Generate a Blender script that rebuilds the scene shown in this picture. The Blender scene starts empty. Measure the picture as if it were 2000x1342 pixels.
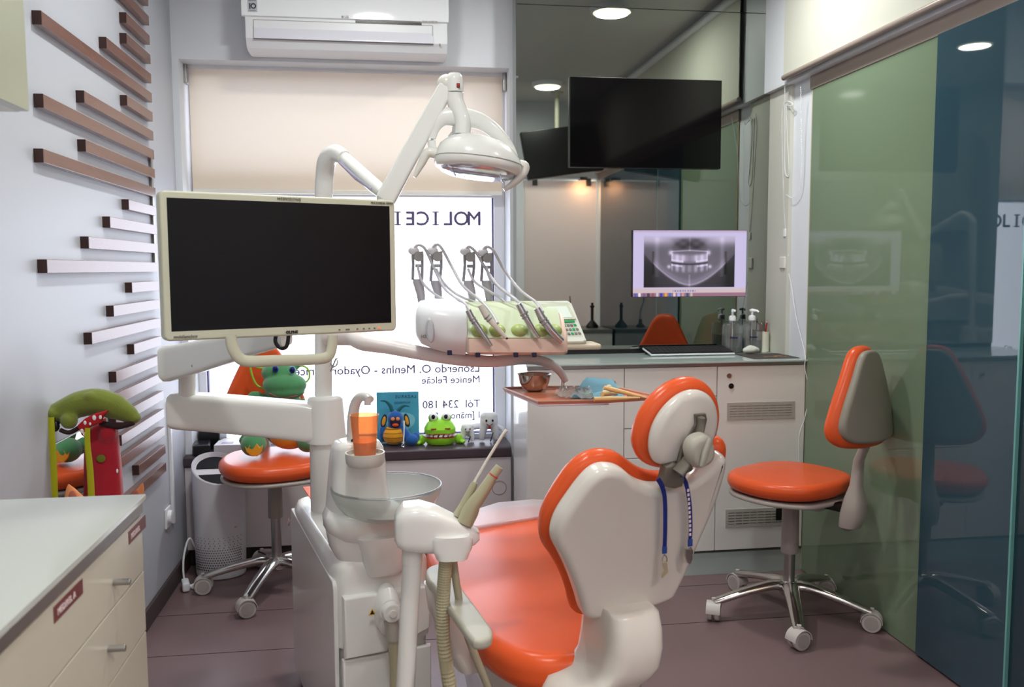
import bpy, bmesh, math, random
import numpy as np
from mathutils import Vector, Matrix

random.seed(7)
SC = bpy.context.scene
COL = SC.collection

# ------------------------------------------------------------------ camera, world, light, exposure
CAM_H = 1.30
FPX = 1700.0
YAW, PIT, ROLL = math.radians(8.0875), math.radians(4.917), math.radians(-0.230)
_fw = Vector((math.sin(YAW) * math.cos(PIT), math.cos(YAW) * math.cos(PIT), -math.sin(PIT)))
_r0 = Vector((math.cos(YAW), -math.sin(YAW), 0))
_u0 = _r0.cross(_fw)
_rt = math.cos(ROLL) * _r0 + math.sin(ROLL) * _u0
_up = -math.sin(ROLL) * _r0 + math.cos(ROLL) * _u0
CAM = Vector((0, 0, CAM_H))
cd = bpy.data.cameras.new('camera')
cam = bpy.data.objects.new('camera', cd)
COL.objects.link(cam)
cd.sensor_fit = 'HORIZONTAL'
cd.sensor_width = 36.0
cd.lens = FPX / 2000.0 * 36.0
cd.clip_start = 0.02
cd.dof.use_dof = True; cd.dof.focus_distance = 2.5; cd.dof.aperture_fstop = 5.6
m = Matrix((( _rt.x, _up.x, -_fw.x, CAM.x), (_rt.y, _up.y, -_fw.y, CAM.y), (_rt.z, _up.z, -_fw.z, CAM.z), (0, 0, 0, 1)))
cam.matrix_world = m
SC.camera = cam

W = bpy.data.worlds.new('world'); SC.world = W; W.use_nodes = True
_bg = W.node_tree.nodes['Background']
_bg.inputs[0].default_value = (0.90, 0.92, 1.0, 1)
_bg.inputs[1].default_value = 4.6

SC.view_settings.view_transform = 'Standard'
SC.view_settings.look = 'None'
SC.view_settings.gamma = 1.0
SC.view_settings.use_curve_mapping = False
SC.view_settings.exposure = 0.0
SC.cycles.use_denoising = True
SC.cycles.max_bounces = 8
SC.cycles.glossy_bounces = 5
SC.cycles.transmission_bounces = 6
SC.cycles.transparent_max_bounces = 10
SC.cycles.sample_clamp_indirect = 6.0
SC.cycles.caustics_reflective = False
SC.cycles.caustics_refractive = False

# main planes of the room (metres)
XL, XR = -0.89, 1.75
Y_CAB, Y_MIR, Y_WALL, Y_BLIND, Y_WIN = 3.44, 3.83, 3.93, 4.05, 4.14
Z_CEIL, Z_CTR = 2.65, 0.914
Y_FRONT, Y_REAR = 0.53, -1.6
WX0, WX1, WZ0, WZ1 = -0.862, 0.552, 0.47, 2.19      # window recess

def area_light(name, loc, size, power, color=(1, 1, 1), rot=(0, 0, 0), shape='DISK', sy=None):
    l = bpy.data.lights.new(name, 'AREA'); l.shape = shape; l.size = size
    if sy: l.size_y = sy
    l.energy = power; l.color = color
    o = bpy.data.objects.new(name, l); COL.objects.link(o); o.location = loc; o.rotation_euler = rot
    return o
_p = area_light('window_portal', ((WX0 + WX1) / 2, Y_WIN + 0.06, (WZ0 + WZ1) / 2), WX1 - WX0, 1, rot=(math.radians(-90), 0, 0), shape='RECTANGLE', sy=WZ1 - WZ0)
_p.data.cycles.is_portal = True
DOWNLIGHTS = [(1.174, 3.13), (1.177, 1.27), (-0.05, 2.75), (-0.05, 1.27)]
for _i, (_x, _y) in enumerate(DOWNLIGHTS):
    _l = area_light('downlight_lamp', (_x, _y, Z_CEIL - 0.035), 0.17, (15.0, 6.0, 15.5, 14.0)[_i], (0.98, 1.0, 0.965))
    _l.data.spread = math.radians(178)
area_light('rear_lamp', (1.35, -0.1, Z_CEIL - 0.035), 0.17, 30.0, (1.0, 0.93, 0.85))
for _x, _y in ((-.35, -.55), (.75, -.75)):  # unseen lamps added behind the camera as frontal fill
    area_light('rear_fill_lamp', (_x, _y, Z_CEIL - 0.035), 0.58, 7.0, (1.0, 0.985, 0.97), shape='SQUARE')
area_light('warm_spot_lamp', (1.60, 0.575, 2.015), 0.05, 2.2, (1.0, 0.50, 0.22), rot=(math.radians(-8), 0, 0))

# ------------------------------------------------------------------ pixel helpers (photo frame 2000 x 1342)
def ray(px, py):
    return _rt * ((px - 1000) / FPX) - _up * ((py - 671) / FPX) + _fw
def pY(px, py, y):
    d = ray(px, py); return CAM + d * ((y - CAM.y) / d.y)
def pX(px, py, x):
    d = ray(px, py); return CAM + d * ((x - CAM.x) / d.x)
def pZ(px, py, z):
    d = ray(px, py); return CAM + d * ((z - CAM.z) / d.z)
def pP(px, py, o, n):
    d = ray(px, py); return CAM + d * ((o - CAM).dot(n) / d.dot(n))

# ------------------------------------------------------------------ materials
def lin(c):
    c = c / 255.0
    return c / 12.92 if c <= 0.04045 else ((c + 0.055) / 1.055) ** 2.4
MATS = {}
def mat(name, rgb, rough=0.5, metal=0.0, var=0.03, scale=12.0, bump=0.0, bscale=200.0, alpha=None, trans=0.0, coat=0.0, emis=None, estr=0.0, ior=1.45, sheen=0.0, stretch=None, spec=0.5):
    if name in MATS: return MATS[name]
    M = bpy.data.materials.new(name); M.use_nodes = True
    nt = M.node_tree; b = nt.nodes['Principled BSDF']
    col = tuple(lin(c) for c in rgb)
    tc = nt.nodes.new('ShaderNodeTexCoord')
    src = tc.outputs['Object']
    if stretch:
        mp = nt.nodes.new('ShaderNodeMapping'); mp.inputs['Scale'].default_value = stretch
        nt.links.new(src, mp.inputs[0]); src = mp.outputs[0]
    nz = nt.nodes.new('ShaderNodeTexNoise'); nz.inputs['Scale'].default_value = scale; nz.inputs['Detail'].default_value = 4
    nt.links.new(src, nz.inputs['Vector'])
    mx = nt.nodes.new('ShaderNodeMix'); mx.data_type = 'RGBA'
    mx.inputs[6].default_value = (*[max(0, c * (1 - var)) for c in col], 1)
    mx.inputs[7].default_value = (*[min(1, c * (1 + var)) for c in col], 1)
    nt.links.new(nz.outputs['Fac'], mx.inputs[0]); nt.links.new(mx.outputs[2], b.inputs['Base Color'])
    b.inputs['Roughness'].default_value = rough; b.inputs['Metallic'].default_value = metal
    b.inputs['IOR'].default_value = ior
    b.inputs['Specular IOR Level'].default_value = spec
    b.inputs['Transmission Weight'].default_value = trans
    b.inputs['Coat Weight'].default_value = coat
    b.inputs['Sheen Weight'].default_value = sheen
    if alpha is not None: b.inputs['Alpha'].default_value = alpha
    if emis:
        b.inputs['Emission Color'].default_value = (*[lin(c) for c in emis], 1); b.inputs['Emission Strength'].default_value = estr
    if bump:
        n2 = nt.nodes.new('ShaderNodeTexNoise'); n2.inputs['Scale'].default_value = bscale
        nt.links.new(src, n2.inputs['Vector'])
        bp = nt.nodes.new('ShaderNodeBump'); bp.inputs['Strength'].default_value = bump; bp.inputs['Distance'].default_value = 0.002
        nt.links.new(n2.outputs['Fac'], bp.inputs['Height']); nt.links.new(bp.outputs[0], b.inputs['Normal'])
    MATS[name] = M
    return M
def thin_glass(name, tint, rough=0.05, fac=0.12, dif=0.0, dcol=(255, 255, 255)):
    if name in MATS: return MATS[name]
    M = bpy.data.materials.new(name); M.use_nodes = True; nt = M.node_tree
    for n in list(nt.nodes):
        if n.type != 'OUTPUT_MATERIAL': nt.nodes.remove(n)
    out = [n for n in nt.nodes if n.type == 'OUTPUT_MATERIAL'][0]
    t = nt.nodes.new('ShaderNodeBsdfTransparent'); t.inputs[0].default_value = (*[lin(c) for c in tint], 1)
    g = nt.nodes.new('ShaderNodeBsdfGlossy'); g.inputs['Roughness'].default_value = rough
    d = nt.nodes.new('ShaderNodeBsdfDiffuse')
    nz = nt.nodes.new('ShaderNodeTexNoise'); nz.inputs['Scale'].default_value = 6
    mc = nt.nodes.new('ShaderNodeMix'); mc.data_type = 'RGBA'
    c = [lin(v) for v in dcol]; mc.inputs[6].default_value = (*[v * .96 for v in c], 1); mc.inputs[7].default_value = (*c, 1)
    nt.links.new(nz.outputs['Fac'], mc.inputs[0]); nt.links.new(mc.outputs[2], d.inputs[0])
    lw = nt.nodes.new('ShaderNodeLayerWeight'); lw.inputs[0].default_value = 0.35
    mr = nt.nodes.new('ShaderNodeMapRange'); mr.inputs['To Min'].default_value = fac * .4; mr.inputs['To Max'].default_value = min(1, fac * 5)
    nt.links.new(lw.outputs['Fresnel'], mr.inputs[0])
    a = nt.nodes.new('ShaderNodeMixShader'); a.inputs[0].default_value = dif
    nt.links.new(t.outputs[0], a.inputs[1]); nt.links.new(d.outputs[0], a.inputs[2])
    b = nt.nodes.new('ShaderNodeMixShader'); nt.links.new(mr.outputs[0], b.inputs[0])
    nt.links.new(a.outputs[0], b.inputs[1]); nt.links.new(g.outputs[0], b.inputs[2]); nt.links.new(b.outputs[0], out.inputs[0])
    MATS[name] = M
    return M

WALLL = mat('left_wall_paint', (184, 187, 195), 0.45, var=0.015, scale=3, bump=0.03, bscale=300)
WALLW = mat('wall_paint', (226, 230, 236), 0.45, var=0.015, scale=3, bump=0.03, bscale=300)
CEILW = mat('ceiling_paint', (220, 220, 220), 0.7, var=0.015, scale=3, bump=0.03)
SOFF = mat('recess_paint', (228, 220, 214), 0.6, var=0.015)
WHITE = mat('white_plastic', (234, 236, 240), 0.28, var=0.012)
WARMW = mat('warm_white_plastic', (230, 228, 220), 0.22, var=0.012, coat=0.3)
UNITW = mat('dental_unit_white', (236, 236, 232), 0.2, var=0.012, coat=0.3)
CREAM = mat('cream_plastic', (205, 203, 180), 0.35, var=0.015)
SHELL = mat('chair_shell_plastic', (212, 206, 198), 0.22, var=0.012, coat=0.25)
LAQ = mat('white_lacquer', (232, 230, 226), 0.18, var=0.012, coat=0.2)
LAQG = mat('drawer_lacquer', (196, 189, 172), 0.25, var=0.02)
ORANGE = mat('orange_leatherette', (222, 90, 46), 0.27, var=0.04, scale=8, bump=0.06, bscale=500, spec=0.28)
GREYP = mat('grey_plastic', (150, 144, 134), 0.4, var=0.03)
WHEELP = mat('castor_grey', (196, 190, 186), 0.4, var=0.02)
DGREY = mat('dark_grey_plastic', (84, 80, 74), 0.4)
BLACK = mat('black_plastic', (16, 15, 18), 0.35)
SCREEN = mat('black_screen', (8, 7, 10), 0.35, var=0.05, ior=1.3)
TVSCR = mat('tv_screen', (9, 8, 9), 0.07, var=0.05, ior=1.32)
CHROME = mat('polished_aluminium', (205, 202, 198), 0.14, metal=1.0, var=0.02)
STEEL = mat('brushed_steel', (170, 168, 165), 0.3, metal=1.0, stretch=(1, 1, 40))
ALU = mat('satin_aluminium', (150, 148, 146), 0.35, metal=0.9)
SLAT = mat('slat_walnut', (108, 68, 52), 0.26, var=0.12, scale=5, stretch=(8, 1, 12), coat=0.05)
SLATE_ = mat('slat_end_grain', (58, 34, 30), 0.6, var=0.1)
FLOORM = mat('floor_vinyl', (120, 98, 100), 0.3, var=0.04, scale=2.5, bump=0.05, bscale=60)
DARKSEAM = mat('dark_joint', (40, 30, 30), 0.8)
BASEB = mat('baseboard_brown', (72, 62, 60), 0.5)
GLASSG = mat('green_back_painted_glass', (118, 136, 112), 0.03, var=0.02, scale=1.5, ior=1.55)
GLASSB = mat('blue_tinted_glass', (50, 76, 88), 0.02, var=0.03, scale=1.5, ior=1.6)
GLASSB2 = mat('deep_teal_glass', (30, 56, 66), 0.02, var=0.03, scale=1.5, ior=1.6)
EDGEG = mat('glass_edge_teal', (110, 170, 165), 0.2)
MIRG = mat('smoked_mirror_glass', (163, 168, 160), 0.012, metal=1.0, var=0.01)
MIRB = mat('mirror_silver', (225, 225, 225), 0.01, metal=1.0, var=0.005)
CTRG = mat('counter_glass_white', (178, 192, 188), 0.08, var=0.02)
LCTR = mat('left_counter_glass', (184, 188, 182), 0.1, var=0.01)
BENCHM = mat('bench_leatherette', (70, 58, 64), 0.35, bump=0.05, bscale=400)
PURPLE = mat('window_gasket', (70, 60, 110), 0.5)
SIGN = mat('window_lettering_vinyl', (92, 80, 120), 0.6)
HOSE = mat('tan_hose', (176, 170, 140), 0.5, var=0.04)
HOSEG = mat('grey_hose', (196, 193, 200), 0.3)
STRAPB = mat('blue_ribbon', (20, 40, 120), 0.6, bump=0.1)
PLG = mat('green_plush', (74, 140, 90), 0.9, var=0.12, scale=30, bump=0.5, bscale=500, sheen=0.4)
PLY = mat('yellow_plush', (226, 160, 30), 0.9, var=0.08, scale=30, bump=0.5, bscale=500, sheen=0.4)
PLO = mat('olive_plush', (116, 128, 42), 0.9, var=0.1, scale=25, bump=0.5, bscale=400, sheen=0.4)
PLR = mat('red_plush', (170, 14, 40), 0.9, var=0.1, scale=25, bump=0.5, bscale=400, sheen=0.4)
PLP = mat('salmon_plush', (236, 150, 96), 0.9, var=0.06, bump=0.4, bscale=400)
LIME = mat('lime_ribbon', (176, 178, 20), 0.7, var=0.06, bump=0.2, bscale=300)
PLB = mat('blue_plush', (16, 84, 160), 0.85, var=0.1, bump=0.4, bscale=400, sheen=0.3)
PLBD = mat('teal_plush', (24, 96, 108), 0.85, var=0.1, bump=0.4, bscale=400)
FROG = mat('lime_green_toy_plastic', (140, 206, 44), 0.28, var=0.03)
EYEW = mat('eye_white', (238, 238, 238), 0.2)
EYEB = mat('eye_black', (12, 12, 20), 0.15)
EYEBL = mat('eye_blue', (24, 46, 150), 0.1)
MOUTHR = mat('mouth_red', (150, 40, 24), 0.5)
TOOTHW = mat('tooth_plush_white', (224, 224, 226), 0.8, bump=0.3, bscale=400)
RED = mat('red_paint', (180, 30, 40), 0.4)
TEAL = mat('teal_plastic', (40, 150, 130), 0.4)
BIB = mat('blue_bib_paper', (150, 205, 226), 0.7, var=0.04, bump=0.2, bscale=150)
PAPERC = mat('book_cover_teal', (60, 150, 180), 0.4, var=0.35, scale=9)
TRAYM = mat('copper_tray', (214, 130, 100), 0.3, var=0.03)
BEIGE = mat('beige_instrument_plastic', (218, 178, 118), 0.35, var=0.04)
MATTE_M = mat('dark_mat', (66, 56, 54), 0.6, var=0.1)
GOLD = mat('gold_print', (190, 150, 80), 0.5)
SALMON = mat('salmon_unit_base', (222, 190, 174), 0.35, var=0.02)
SILIC = mat('pale_green_silicone', (204, 214, 184), 0.35, var=0.02)
SILICD = mat('green_silicone_cup', (168, 184, 110), 0.4, var=0.03)
LED = mat('led_green', (30, 160, 90), 0.3)
DARKRED = mat('drawer_label_maroon', (104, 40, 42), 0.4)
PRINTW = mat('white_print', (225, 205, 205), 0.5)
PRINTG = mat('grey_print', (120, 116, 108), 0.5)
PRINTB = mat('black_print', (30, 30, 34), 0.5)
YEL = mat('warning_yellow', (235, 180, 20), 0.4)
LGLASS = mat('lamp_lens_facets', (214, 214, 226), 0.08, metal=0.6, var=0.15, scale=30)
LAMPON = mat('lamp_diffuser', (255, 250, 235), 0.4, emis=(255, 244, 215), estr=5.0)
OCUP = thin_glass('orange_cup_plastic', (255, 218, 180), 0.15, 0.05, 0.30, (255, 190, 140))
OPAD = mat('orange_mat', (238, 96, 20), 0.5, var=0.03)
CLEARP = thin_glass('clear_plastic', (240, 243, 243), 0.05, 0.16, 0.06)
BOWLG = thin_glass('spittoon_glass', (240, 244, 242), 0.05, 0.05, 0.30, (240, 244, 242))
POUCH = thin_glass('pouch_film', (246, 246, 246), 0.15, 0.12, 0.22)
GLASSW = thin_glass('window_glass', (250, 252, 255), 0.02, 0.08)
LIQ = thin_glass('sanitizer_liquid', (215, 228, 232), 0.03, 0.1, 0.1)
BLINDR = mat('valance_blind_fabric', (198, 198, 186), 0.8, var=0.01, bump=0.1, bscale=800)
TRIMM = mat('taupe_metal_trim', (160, 146, 138), 0.35, metal=0.3)

WFRAME = mat('window_frame_white', (226, 228, 236), 0.35, var=0.01)

def blind_mat(name='roller_blind_fabric', c0=(0.226, 0.207, 0.182), c1=(0.238, 0.219, 0.194), dc=(0.55, 0.45, 0.34)):
    M = bpy.data.materials.new(name); M.use_nodes = True; nt = M.node_tree
    for n in list(nt.nodes):
        if n.type != 'OUTPUT_MATERIAL': nt.nodes.remove(n)
    out = [n for n in nt.nodes if n.type == 'OUTPUT_MATERIAL'][0]
    tc = nt.nodes.new('ShaderNodeTexCoord'); wv = nt.nodes.new('ShaderNodeTexNoise'); wv.inputs['Scale'].default_value = 300
    nt.links.new(tc.outputs['Object'], wv.inputs[0])
    mx = nt.nodes.new('ShaderNodeMix'); mx.data_type = 'RGBA'
    mx.inputs[6].default_value = (*c0, 1); mx.inputs[7].default_value = (*c1, 1)
    nt.links.new(wv.outputs['Fac'], mx.inputs[0])
    t = nt.nodes.new('ShaderNodeBsdfTranslucent'); d = nt.nodes.new('ShaderNodeBsdfDiffuse')
    d.inputs[0].default_value = (*dc, 1)
    nt.links.new(mx.outputs[2], t.inputs[0])
    a = nt.nodes.new('ShaderNodeAddShader'); nt.links.new(t.outputs[0], a.inputs[0]); nt.links.new(d.outputs[0], a.inputs[1])
    nt.links.new(a.outputs[0], out.inputs[0])
    return M
BLINDF = blind_mat()
PINKP = blind_mat('frosted_door_panel', (.62, .58, .58), (.64, .60, .60), (.36, .32, .31))

# ------------------------------------------------------------------ mesh builder
def V(*a): return Vector(a)
def spl(pts, n=6, closed=False):
    P = [Vector(p) for p in pts]; out = []; N = len(P)
    rng = N if closed else N - 1
    for i in range(rng):
        if closed: p0, p1, p2, p3 = P[(i - 1) % N], P[i], P[(i + 1) % N], P[(i + 2) % N]
        else: p0, p1, p2, p3 = P[max(i - 1, 0)], P[i], P[i + 1], P[min(i + 2, N - 1)]
        for k in range(n):
            t = k / n
            out.append(0.5 * ((2 * p1) + (p2 - p0) * t + (2 * p0 - 5 * p1 + 4 * p2 - p3) * t * t + (3 * p1 - p0 - 3 * p2 + p3) * t ** 3))
    if not closed: out.append(P[-1].copy())
    return out
def ring(c, u, v, a, b, p=2.0, n=24, ph=0.0):
    c = Vector(c); out = []
    for i in range(n):
        t = 2 * math.pi * i / n + ph; ct, st = math.cos(t), math.sin(t)
        x = a * math.copysign(abs(ct) ** (2.0 / p), ct); y = b * math.copysign(abs(st) ** (2.0 / p), st)
        out.append(c + Vector(u) * x + Vector(v) * y)
    return out
class MB:
    def __init__(s): s.bm = bmesh.new(); s.xf = None; s.slot = 0
    def face(s, vs):
        try:
            f = s.bm.faces.new(vs); f.material_index = s.slot; return f
        except ValueError: return None
    def loft(s, rings, cap0=True, cap1=True, closed=False):
        R = [[s.bm.verts.new(p) for p in r] for r in rings]; n = len(R[0])
        rr = len(R) if closed else len(R) - 1
        for i in range(rr):
            A, B = R[i], R[(i + 1) % len(R)]
            for j in range(n): s.face((A[j], A[(j + 1) % n], B[(j + 1) % n], B[j]))
        if not closed:
            if cap0: s.face(list(reversed(R[0])))
            if cap1: s.face(R[-1])
        return s
    def box(s, c, d, rz=0.0, bev=0.0, rot=None, seg=2):
        M = (rot.to_4x4() if rot else Matrix.Rotation(rz, 4, 'Z')); M = Matrix.Translation(Vector(c)) @ M @ Matrix.Diagonal((d[0], d[1], d[2], 1))
        r = bmesh.ops.create_cube(s.bm, size=1.0, matrix=M); vs = r['verts']
        fs = set(f for v in vs for f in v.link_faces)
        for f in fs: f.material_index = s.slot
        if bev > 0:
            es = set(e for v in vs for e in v.link_edges)
            res = bmesh.ops.bevel(s.bm, geom=list(es), offset=min(bev, min(d) * .49), segments=seg, affect='EDGES', profile=0.5, clamp_overlap=True)
            for f in res['faces']: f.material_index = s.slot
        return s
    def b2(s, p, q, bev=0.0, seg=2):
        p, q = Vector(p), Vector(q); return s.box((p + q) / 2, [abs(x) for x in (q - p)], bev=bev, seg=seg)
    def cyl(s, p, q, r, r1=None, n=24, bev=0.0):
        p, q = Vector(p), Vector(q); r1 = r if r1 is None else r1; w = (q - p).normalized()
        u = w.orthogonal().normalized(); v = w.cross(u)
        if bev > 0:
            w2 = w * bev
            rs = [ring(p, u, v, r - bev, r - bev, n=n), ring(p + w2 * .3, u, v, r - bev * .3, r - bev * .3, n=n), ring(p + w2, u, v, r, r, n=n), ring(q - w2, u, v, r1, r1, n=n), ring(q - w2 * .3, u, v, r1 - bev * .3, r1 - bev * .3, n=n), ring(q, u, v, r1 - bev, r1 - bev, n=n)]
        else: rs = [ring(p, u, v, r, r, n=n), ring(q, u, v, r1, r1, n=n)]
        return s.loft(rs)
    def tube(s, pts, rad, n=10, closed=False, flat=1.0, upv=None, p=2.0):
        P = [Vector(x) for x in pts]; N = len(P); R = rad if isinstance(rad, (list, tuple)) else [rad] * N
        if len(R) != N:
            R = [R[min(int(i / (N - 1) * (len(R) - 1)), len(R) - 2)] * (1 - (i / (N - 1) * (len(R) - 1) - min(int(i / (N - 1) * (len(R) - 1)), len(R) - 2))) + R[min(int(i / (N - 1) * (len(R) - 1)), len(R) - 2) + 1] * (i / (N - 1) * (len(R) - 1) - min(int(i / (N - 1) * (len(R) - 1)), len(R) - 2)) for i in range(N)]
        rings = []; u = None
        for i in range(N):
            if closed: t = P[(i + 1) % N] - P[i - 1]
            else: t = P[min(i + 1, N - 1)] - P[max(i - 1, 0)]
            t.normalize()
            if upv is not None: u = (Vector(upv) - t * t.dot(Vector(upv))).normalized()
            elif u is None: u = t.orthogonal().normalized()
            else: u = (u - t * t.dot(u)).normalized()
            v = t.cross(u); rings.append(ring(P[i], u, v, R[i], R[i] * flat, n=n, p=p))
        return s.loft(rings, closed=closed)
    def lathe(s, prof, o=(0, 0, 0), ax=(0, 0, 1), n=32, sx=1.0, sy=1.0, closed=False):
        o = Vector(o); w = Vector(ax).normalized(); u = V(1, 0, 0) if abs(w.z) > .99 else w.cross(V(0, 0, 1)).normalized(); v = w.cross(u)
        return s.loft([ring(o + w * z, u, v, max(r, 1e-4) * sx, max(r, 1e-4) * sy, n=n) for r, z in prof], closed=closed)
    def ell(s, c, r, rot=None, n=20, k=12):
        c = Vector(c); r = (r, r, r) if not hasattr(r, '__len__') else r
        rings = []
        for i in range(k + 1):
            t = math.pi * i / k; z = -math.cos(t); q = max(math.sin(t), 1e-3)
            rg = [Vector((r[0] * q * math.cos(a), r[1] * q * math.sin(a), r[2] * z)) for a in [2 * math.pi * j / n for j in range(n)]]
            if rot is not None: rg = [rot @ x for x in rg]
            rings.append([c + x for x in rg])
        return s.loft(rings)
    def puff(s, outline, nrm, thick, rnd=0.01, k=4, dome=0.0, fronly=False):
        """closed outline -> slab of given thickness along -nrm with rounded rim; dome bulges the front"""
        P = [Vector(p) for p in outline]; nrm = Vector(nrm).normalized(); N = len(P)
        if rnd >= .012:                        # even spacing and a little smoothing keep wide roundings clean
            L = [(P[(i + 1) % N] - P[i]).length for i in range(N)]; T = sum(L); n2 = max(64, int(T / (rnd * .45))); Q = []; i = 0; acc = 0.0
            for k_ in range(n2):
                s_ = T * k_ / n2
                while acc + L[i] < s_: acc += L[i]; i += 1
                Q.append(P[i].lerp(P[(i + 1) % N], (s_ - acc) / max(L[i], 1e-9)))
            P = Q; N = n2
            for _ in range(3): P = [(P[i - 1] + P[i] * 2 + P[(i + 1) % N]) / 4 for i in range(N)]
        C = sum(P, Vector()) / N
        area = Vector()
        for i in range(N): area += (P[i] - C).cross(P[(i + 1) % N] - C)
        if area.dot(nrm) < 0: P.reverse()
        inw = []
        for i in range(N):
            t = (P[(i + 1) % N] - P[i - 1]).normalized(); inw.append(nrm.cross(t))
        if rnd >= .012:
            for _ in range(4): inw = [(inw[i - 1] + inw[i] * 2 + inw[(i + 1) % N]).normalized() for i in range(N)]
        def off(d, h): return [P[i] + inw[i] * d + nrm * h for i in range(N)]
        rings = []
        if dome:
            first = off(rnd, -thick); Cb = sum(first, Vector()) / N
            for f in (0.15, 0.4, 0.65, 0.85): rings.append([Cb + (x - Cb) * f for x in first])
        for i in range(k + 1):
            a = math.pi / 2 * i / k; rings.append(off(rnd * (1 - math.sin(a)), -thick + rnd * (1 - math.cos(a))))
        for i in range(k + 1):
            a = math.pi / 2 * i / k; rings.append(off(rnd * (1 - math.cos(a)), -rnd + rnd * math.sin(a)))
        if dome:
            last = off(rnd, 0); Cc = sum(last, Vector()) / N
            for f in (0.85, 0.65, 0.4, 0.15):
                h = dome * (1 - f * f); rings.append([Cc + (x - Cc) * f + nrm * h for x in last])
        return s.loft(rings)
    def text(s, txt, size, o, u, v, align='LEFT', ext=0.0008, bold=0.0, mono=False, sp=1.0):
        cu = bpy.data.curves.new('t', 'FONT'); cu.body = txt; cu.size = size; cu.align_x = align; cu.extrude = ext; cu.offset = bold; cu.space_character = sp
        cu.resolution_u = 3
        ob = bpy.data.objects.new('t', cu); COL.objects.link(ob)
        dg = bpy.context.evaluated_depsgraph_get(); me = ob.evaluated_get(dg).to_mesh()
        u, v = Vector(u).normalized(), Vector(v).normalized(); w = u.cross(v); o = Vector(o)
        vs = [s.bm.verts.new(o + u * q.co.x + v * q.co.y + w * q.co.z) for q in me.vertices]
        for p in me.polygons: s.face([vs[i] for i in p.vertices])
        ob.evaluated_get(dg).to_mesh_clear(); bpy.data.objects.remove(ob); bpy.data.curves.remove(cu)
        return s
    def build(s, name, mats, parent=None, label=None, ang=40, kind=None, flip=True):
        if flip: bmesh.ops.recalc_face_normals(s.bm, faces=s.bm.faces)
        me = bpy.data.meshes.new(name)
        off = Vector()
        root = parent
        if parent is not None:
            while root.parent: root = root.parent
            W_ = Matrix.Translation(root.location) @ root.rotation_euler.to_matrix().to_4x4()
            if not s.__dict__.get('local'): s.bm.transform(W_.inverted())
        else:
            cs = [v.co for v in s.bm.verts]
            off = Vector((sum(c.x for c in cs) / len(cs), sum(c.y for c in cs) / len(cs), min(c.z for c in cs)))
            s.bm.transform(Matrix.Translation(-off))
        s.bm.to_mesh(me); s.bm.free()
        for mm in (mats if isinstance(mats, (list, tuple)) else [mats]): me.materials.append(mm)
        for p in me.polygons: p.use_smooth = True
        me.set_sharp_from_angle(angle=math.radians(ang))
        o = bpy.data.objects.new(name, me); COL.objects.link(o); o.location = off
        if parent is not None:
            o.parent = parent
        wn = o.modifiers.new('wn', 'WEIGHTED_NORMAL'); wn.keep_sharp = True; wn.weight = 80
        if label: o['label'] = label
        if kind: o['kind'] = kind
        return o
def tag(o, label, cat, group=None):
    o['label'] = label; o['category'] = cat
    if group: o['group'] = group
    return o
def thing(name, label, cat, loc=(0, 0, 0), rz=0.0, group=None):
    o = bpy.data.objects.new(name, None); COL.objects.link(o); o.empty_display_size = 0.05
    o.location = loc; o.rotation_euler = (0, 0, rz); return tag(o, label, cat, group)
def struct_root(name, loc=(0, 0, 0)):
    o = bpy.data.objects.new(name, None); COL.objects.link(o); o.location = loc; o['kind'] = 'structure'; return o
def S(mb, name, m_, ang=40):
    return mb.build(name, m_, kind='structure', ang=ang)
def copy_tree(o, parent=None):
    c = o.copy(); COL.objects.link(c); c.parent = parent
    for ch in list(o.children): copy_tree(ch, c)
    return c
def blob(mb, voxel=0.004, smooth=6):
    """fuse the shapes already in mb into one continuous skin"""
    me = bpy.data.meshes.new('tmp'); bmesh.ops.recalc_face_normals(mb.bm, faces=mb.bm.faces); mb.bm.to_mesh(me); mb.bm.free()
    ob = bpy.data.objects.new('tmp', me); COL.objects.link(ob)
    r = ob.modifiers.new('r', 'REMESH'); r.mode = 'VOXEL'; r.voxel_size = voxel
    sm = ob.modifiers.new('s', 'SMOOTH'); sm.iterations = smooth; sm.factor = 0.6
    dg = bpy.context.evaluated_depsgraph_get(); m2 = bpy.data.meshes.new_from_object(ob.evaluated_get(dg))
    out = MB(); out.bm.from_mesh(m2)
    bpy.data.objects.remove(ob); bpy.data.meshes.remove(me); bpy.data.meshes.remove(m2)
    return out
# ================================================================== ROOM SHELL
S(MB().b2((XL - .15, Y_REAR, -.06), (XR + .15, Y_WIN + .3, 0)), 'floor', FLOORM)
fl = MB()
for yy in (2.975, 3.335, 2.12):
    fl.b2((XL, yy - .0015, 0), (XR, yy + .0015, .0006))
S(fl, 'trim_1', DARKSEAM)
S(MB().b2((XL - .15, Y_REAR, Z_CEIL), (XR + .15, Y_WIN + .3, Z_CEIL + .06)), 'ceiling', CEILW)
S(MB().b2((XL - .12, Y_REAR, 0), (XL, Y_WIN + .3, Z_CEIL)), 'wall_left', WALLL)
S(MB().b2((XR, Y_REAR, 0), (XR + .12, Y_WALL + .3, Z_CEIL)), 'wall_right', WALLW)
S(MB().b2((XL, Y_REAR - .1, 0), (XR, Y_REAR, Z_CEIL)), 'wall_rear', WALLW)
wb = MB()
wb.b2((XL, Y_WALL, WZ1), (XR, Y_WALL + .3, Z_CEIL))
wb.b2((XL, Y_WALL, 0), (WX0, Y_WALL + .3, WZ1))
wb.b2((WX1, Y_WALL, 0), (XR, Y_WALL + .3, WZ1))
wb.b2((WX0, Y_WALL, 0), (WX1, Y_WALL + .3, .35))
S(wb, 'wall_back', WALLW)
S(MB().b2((XL, Y_FRONT - .1, 2.04), (XR, Y_FRONT, Z_CEIL)), 'wall_front', WALLW)
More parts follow.
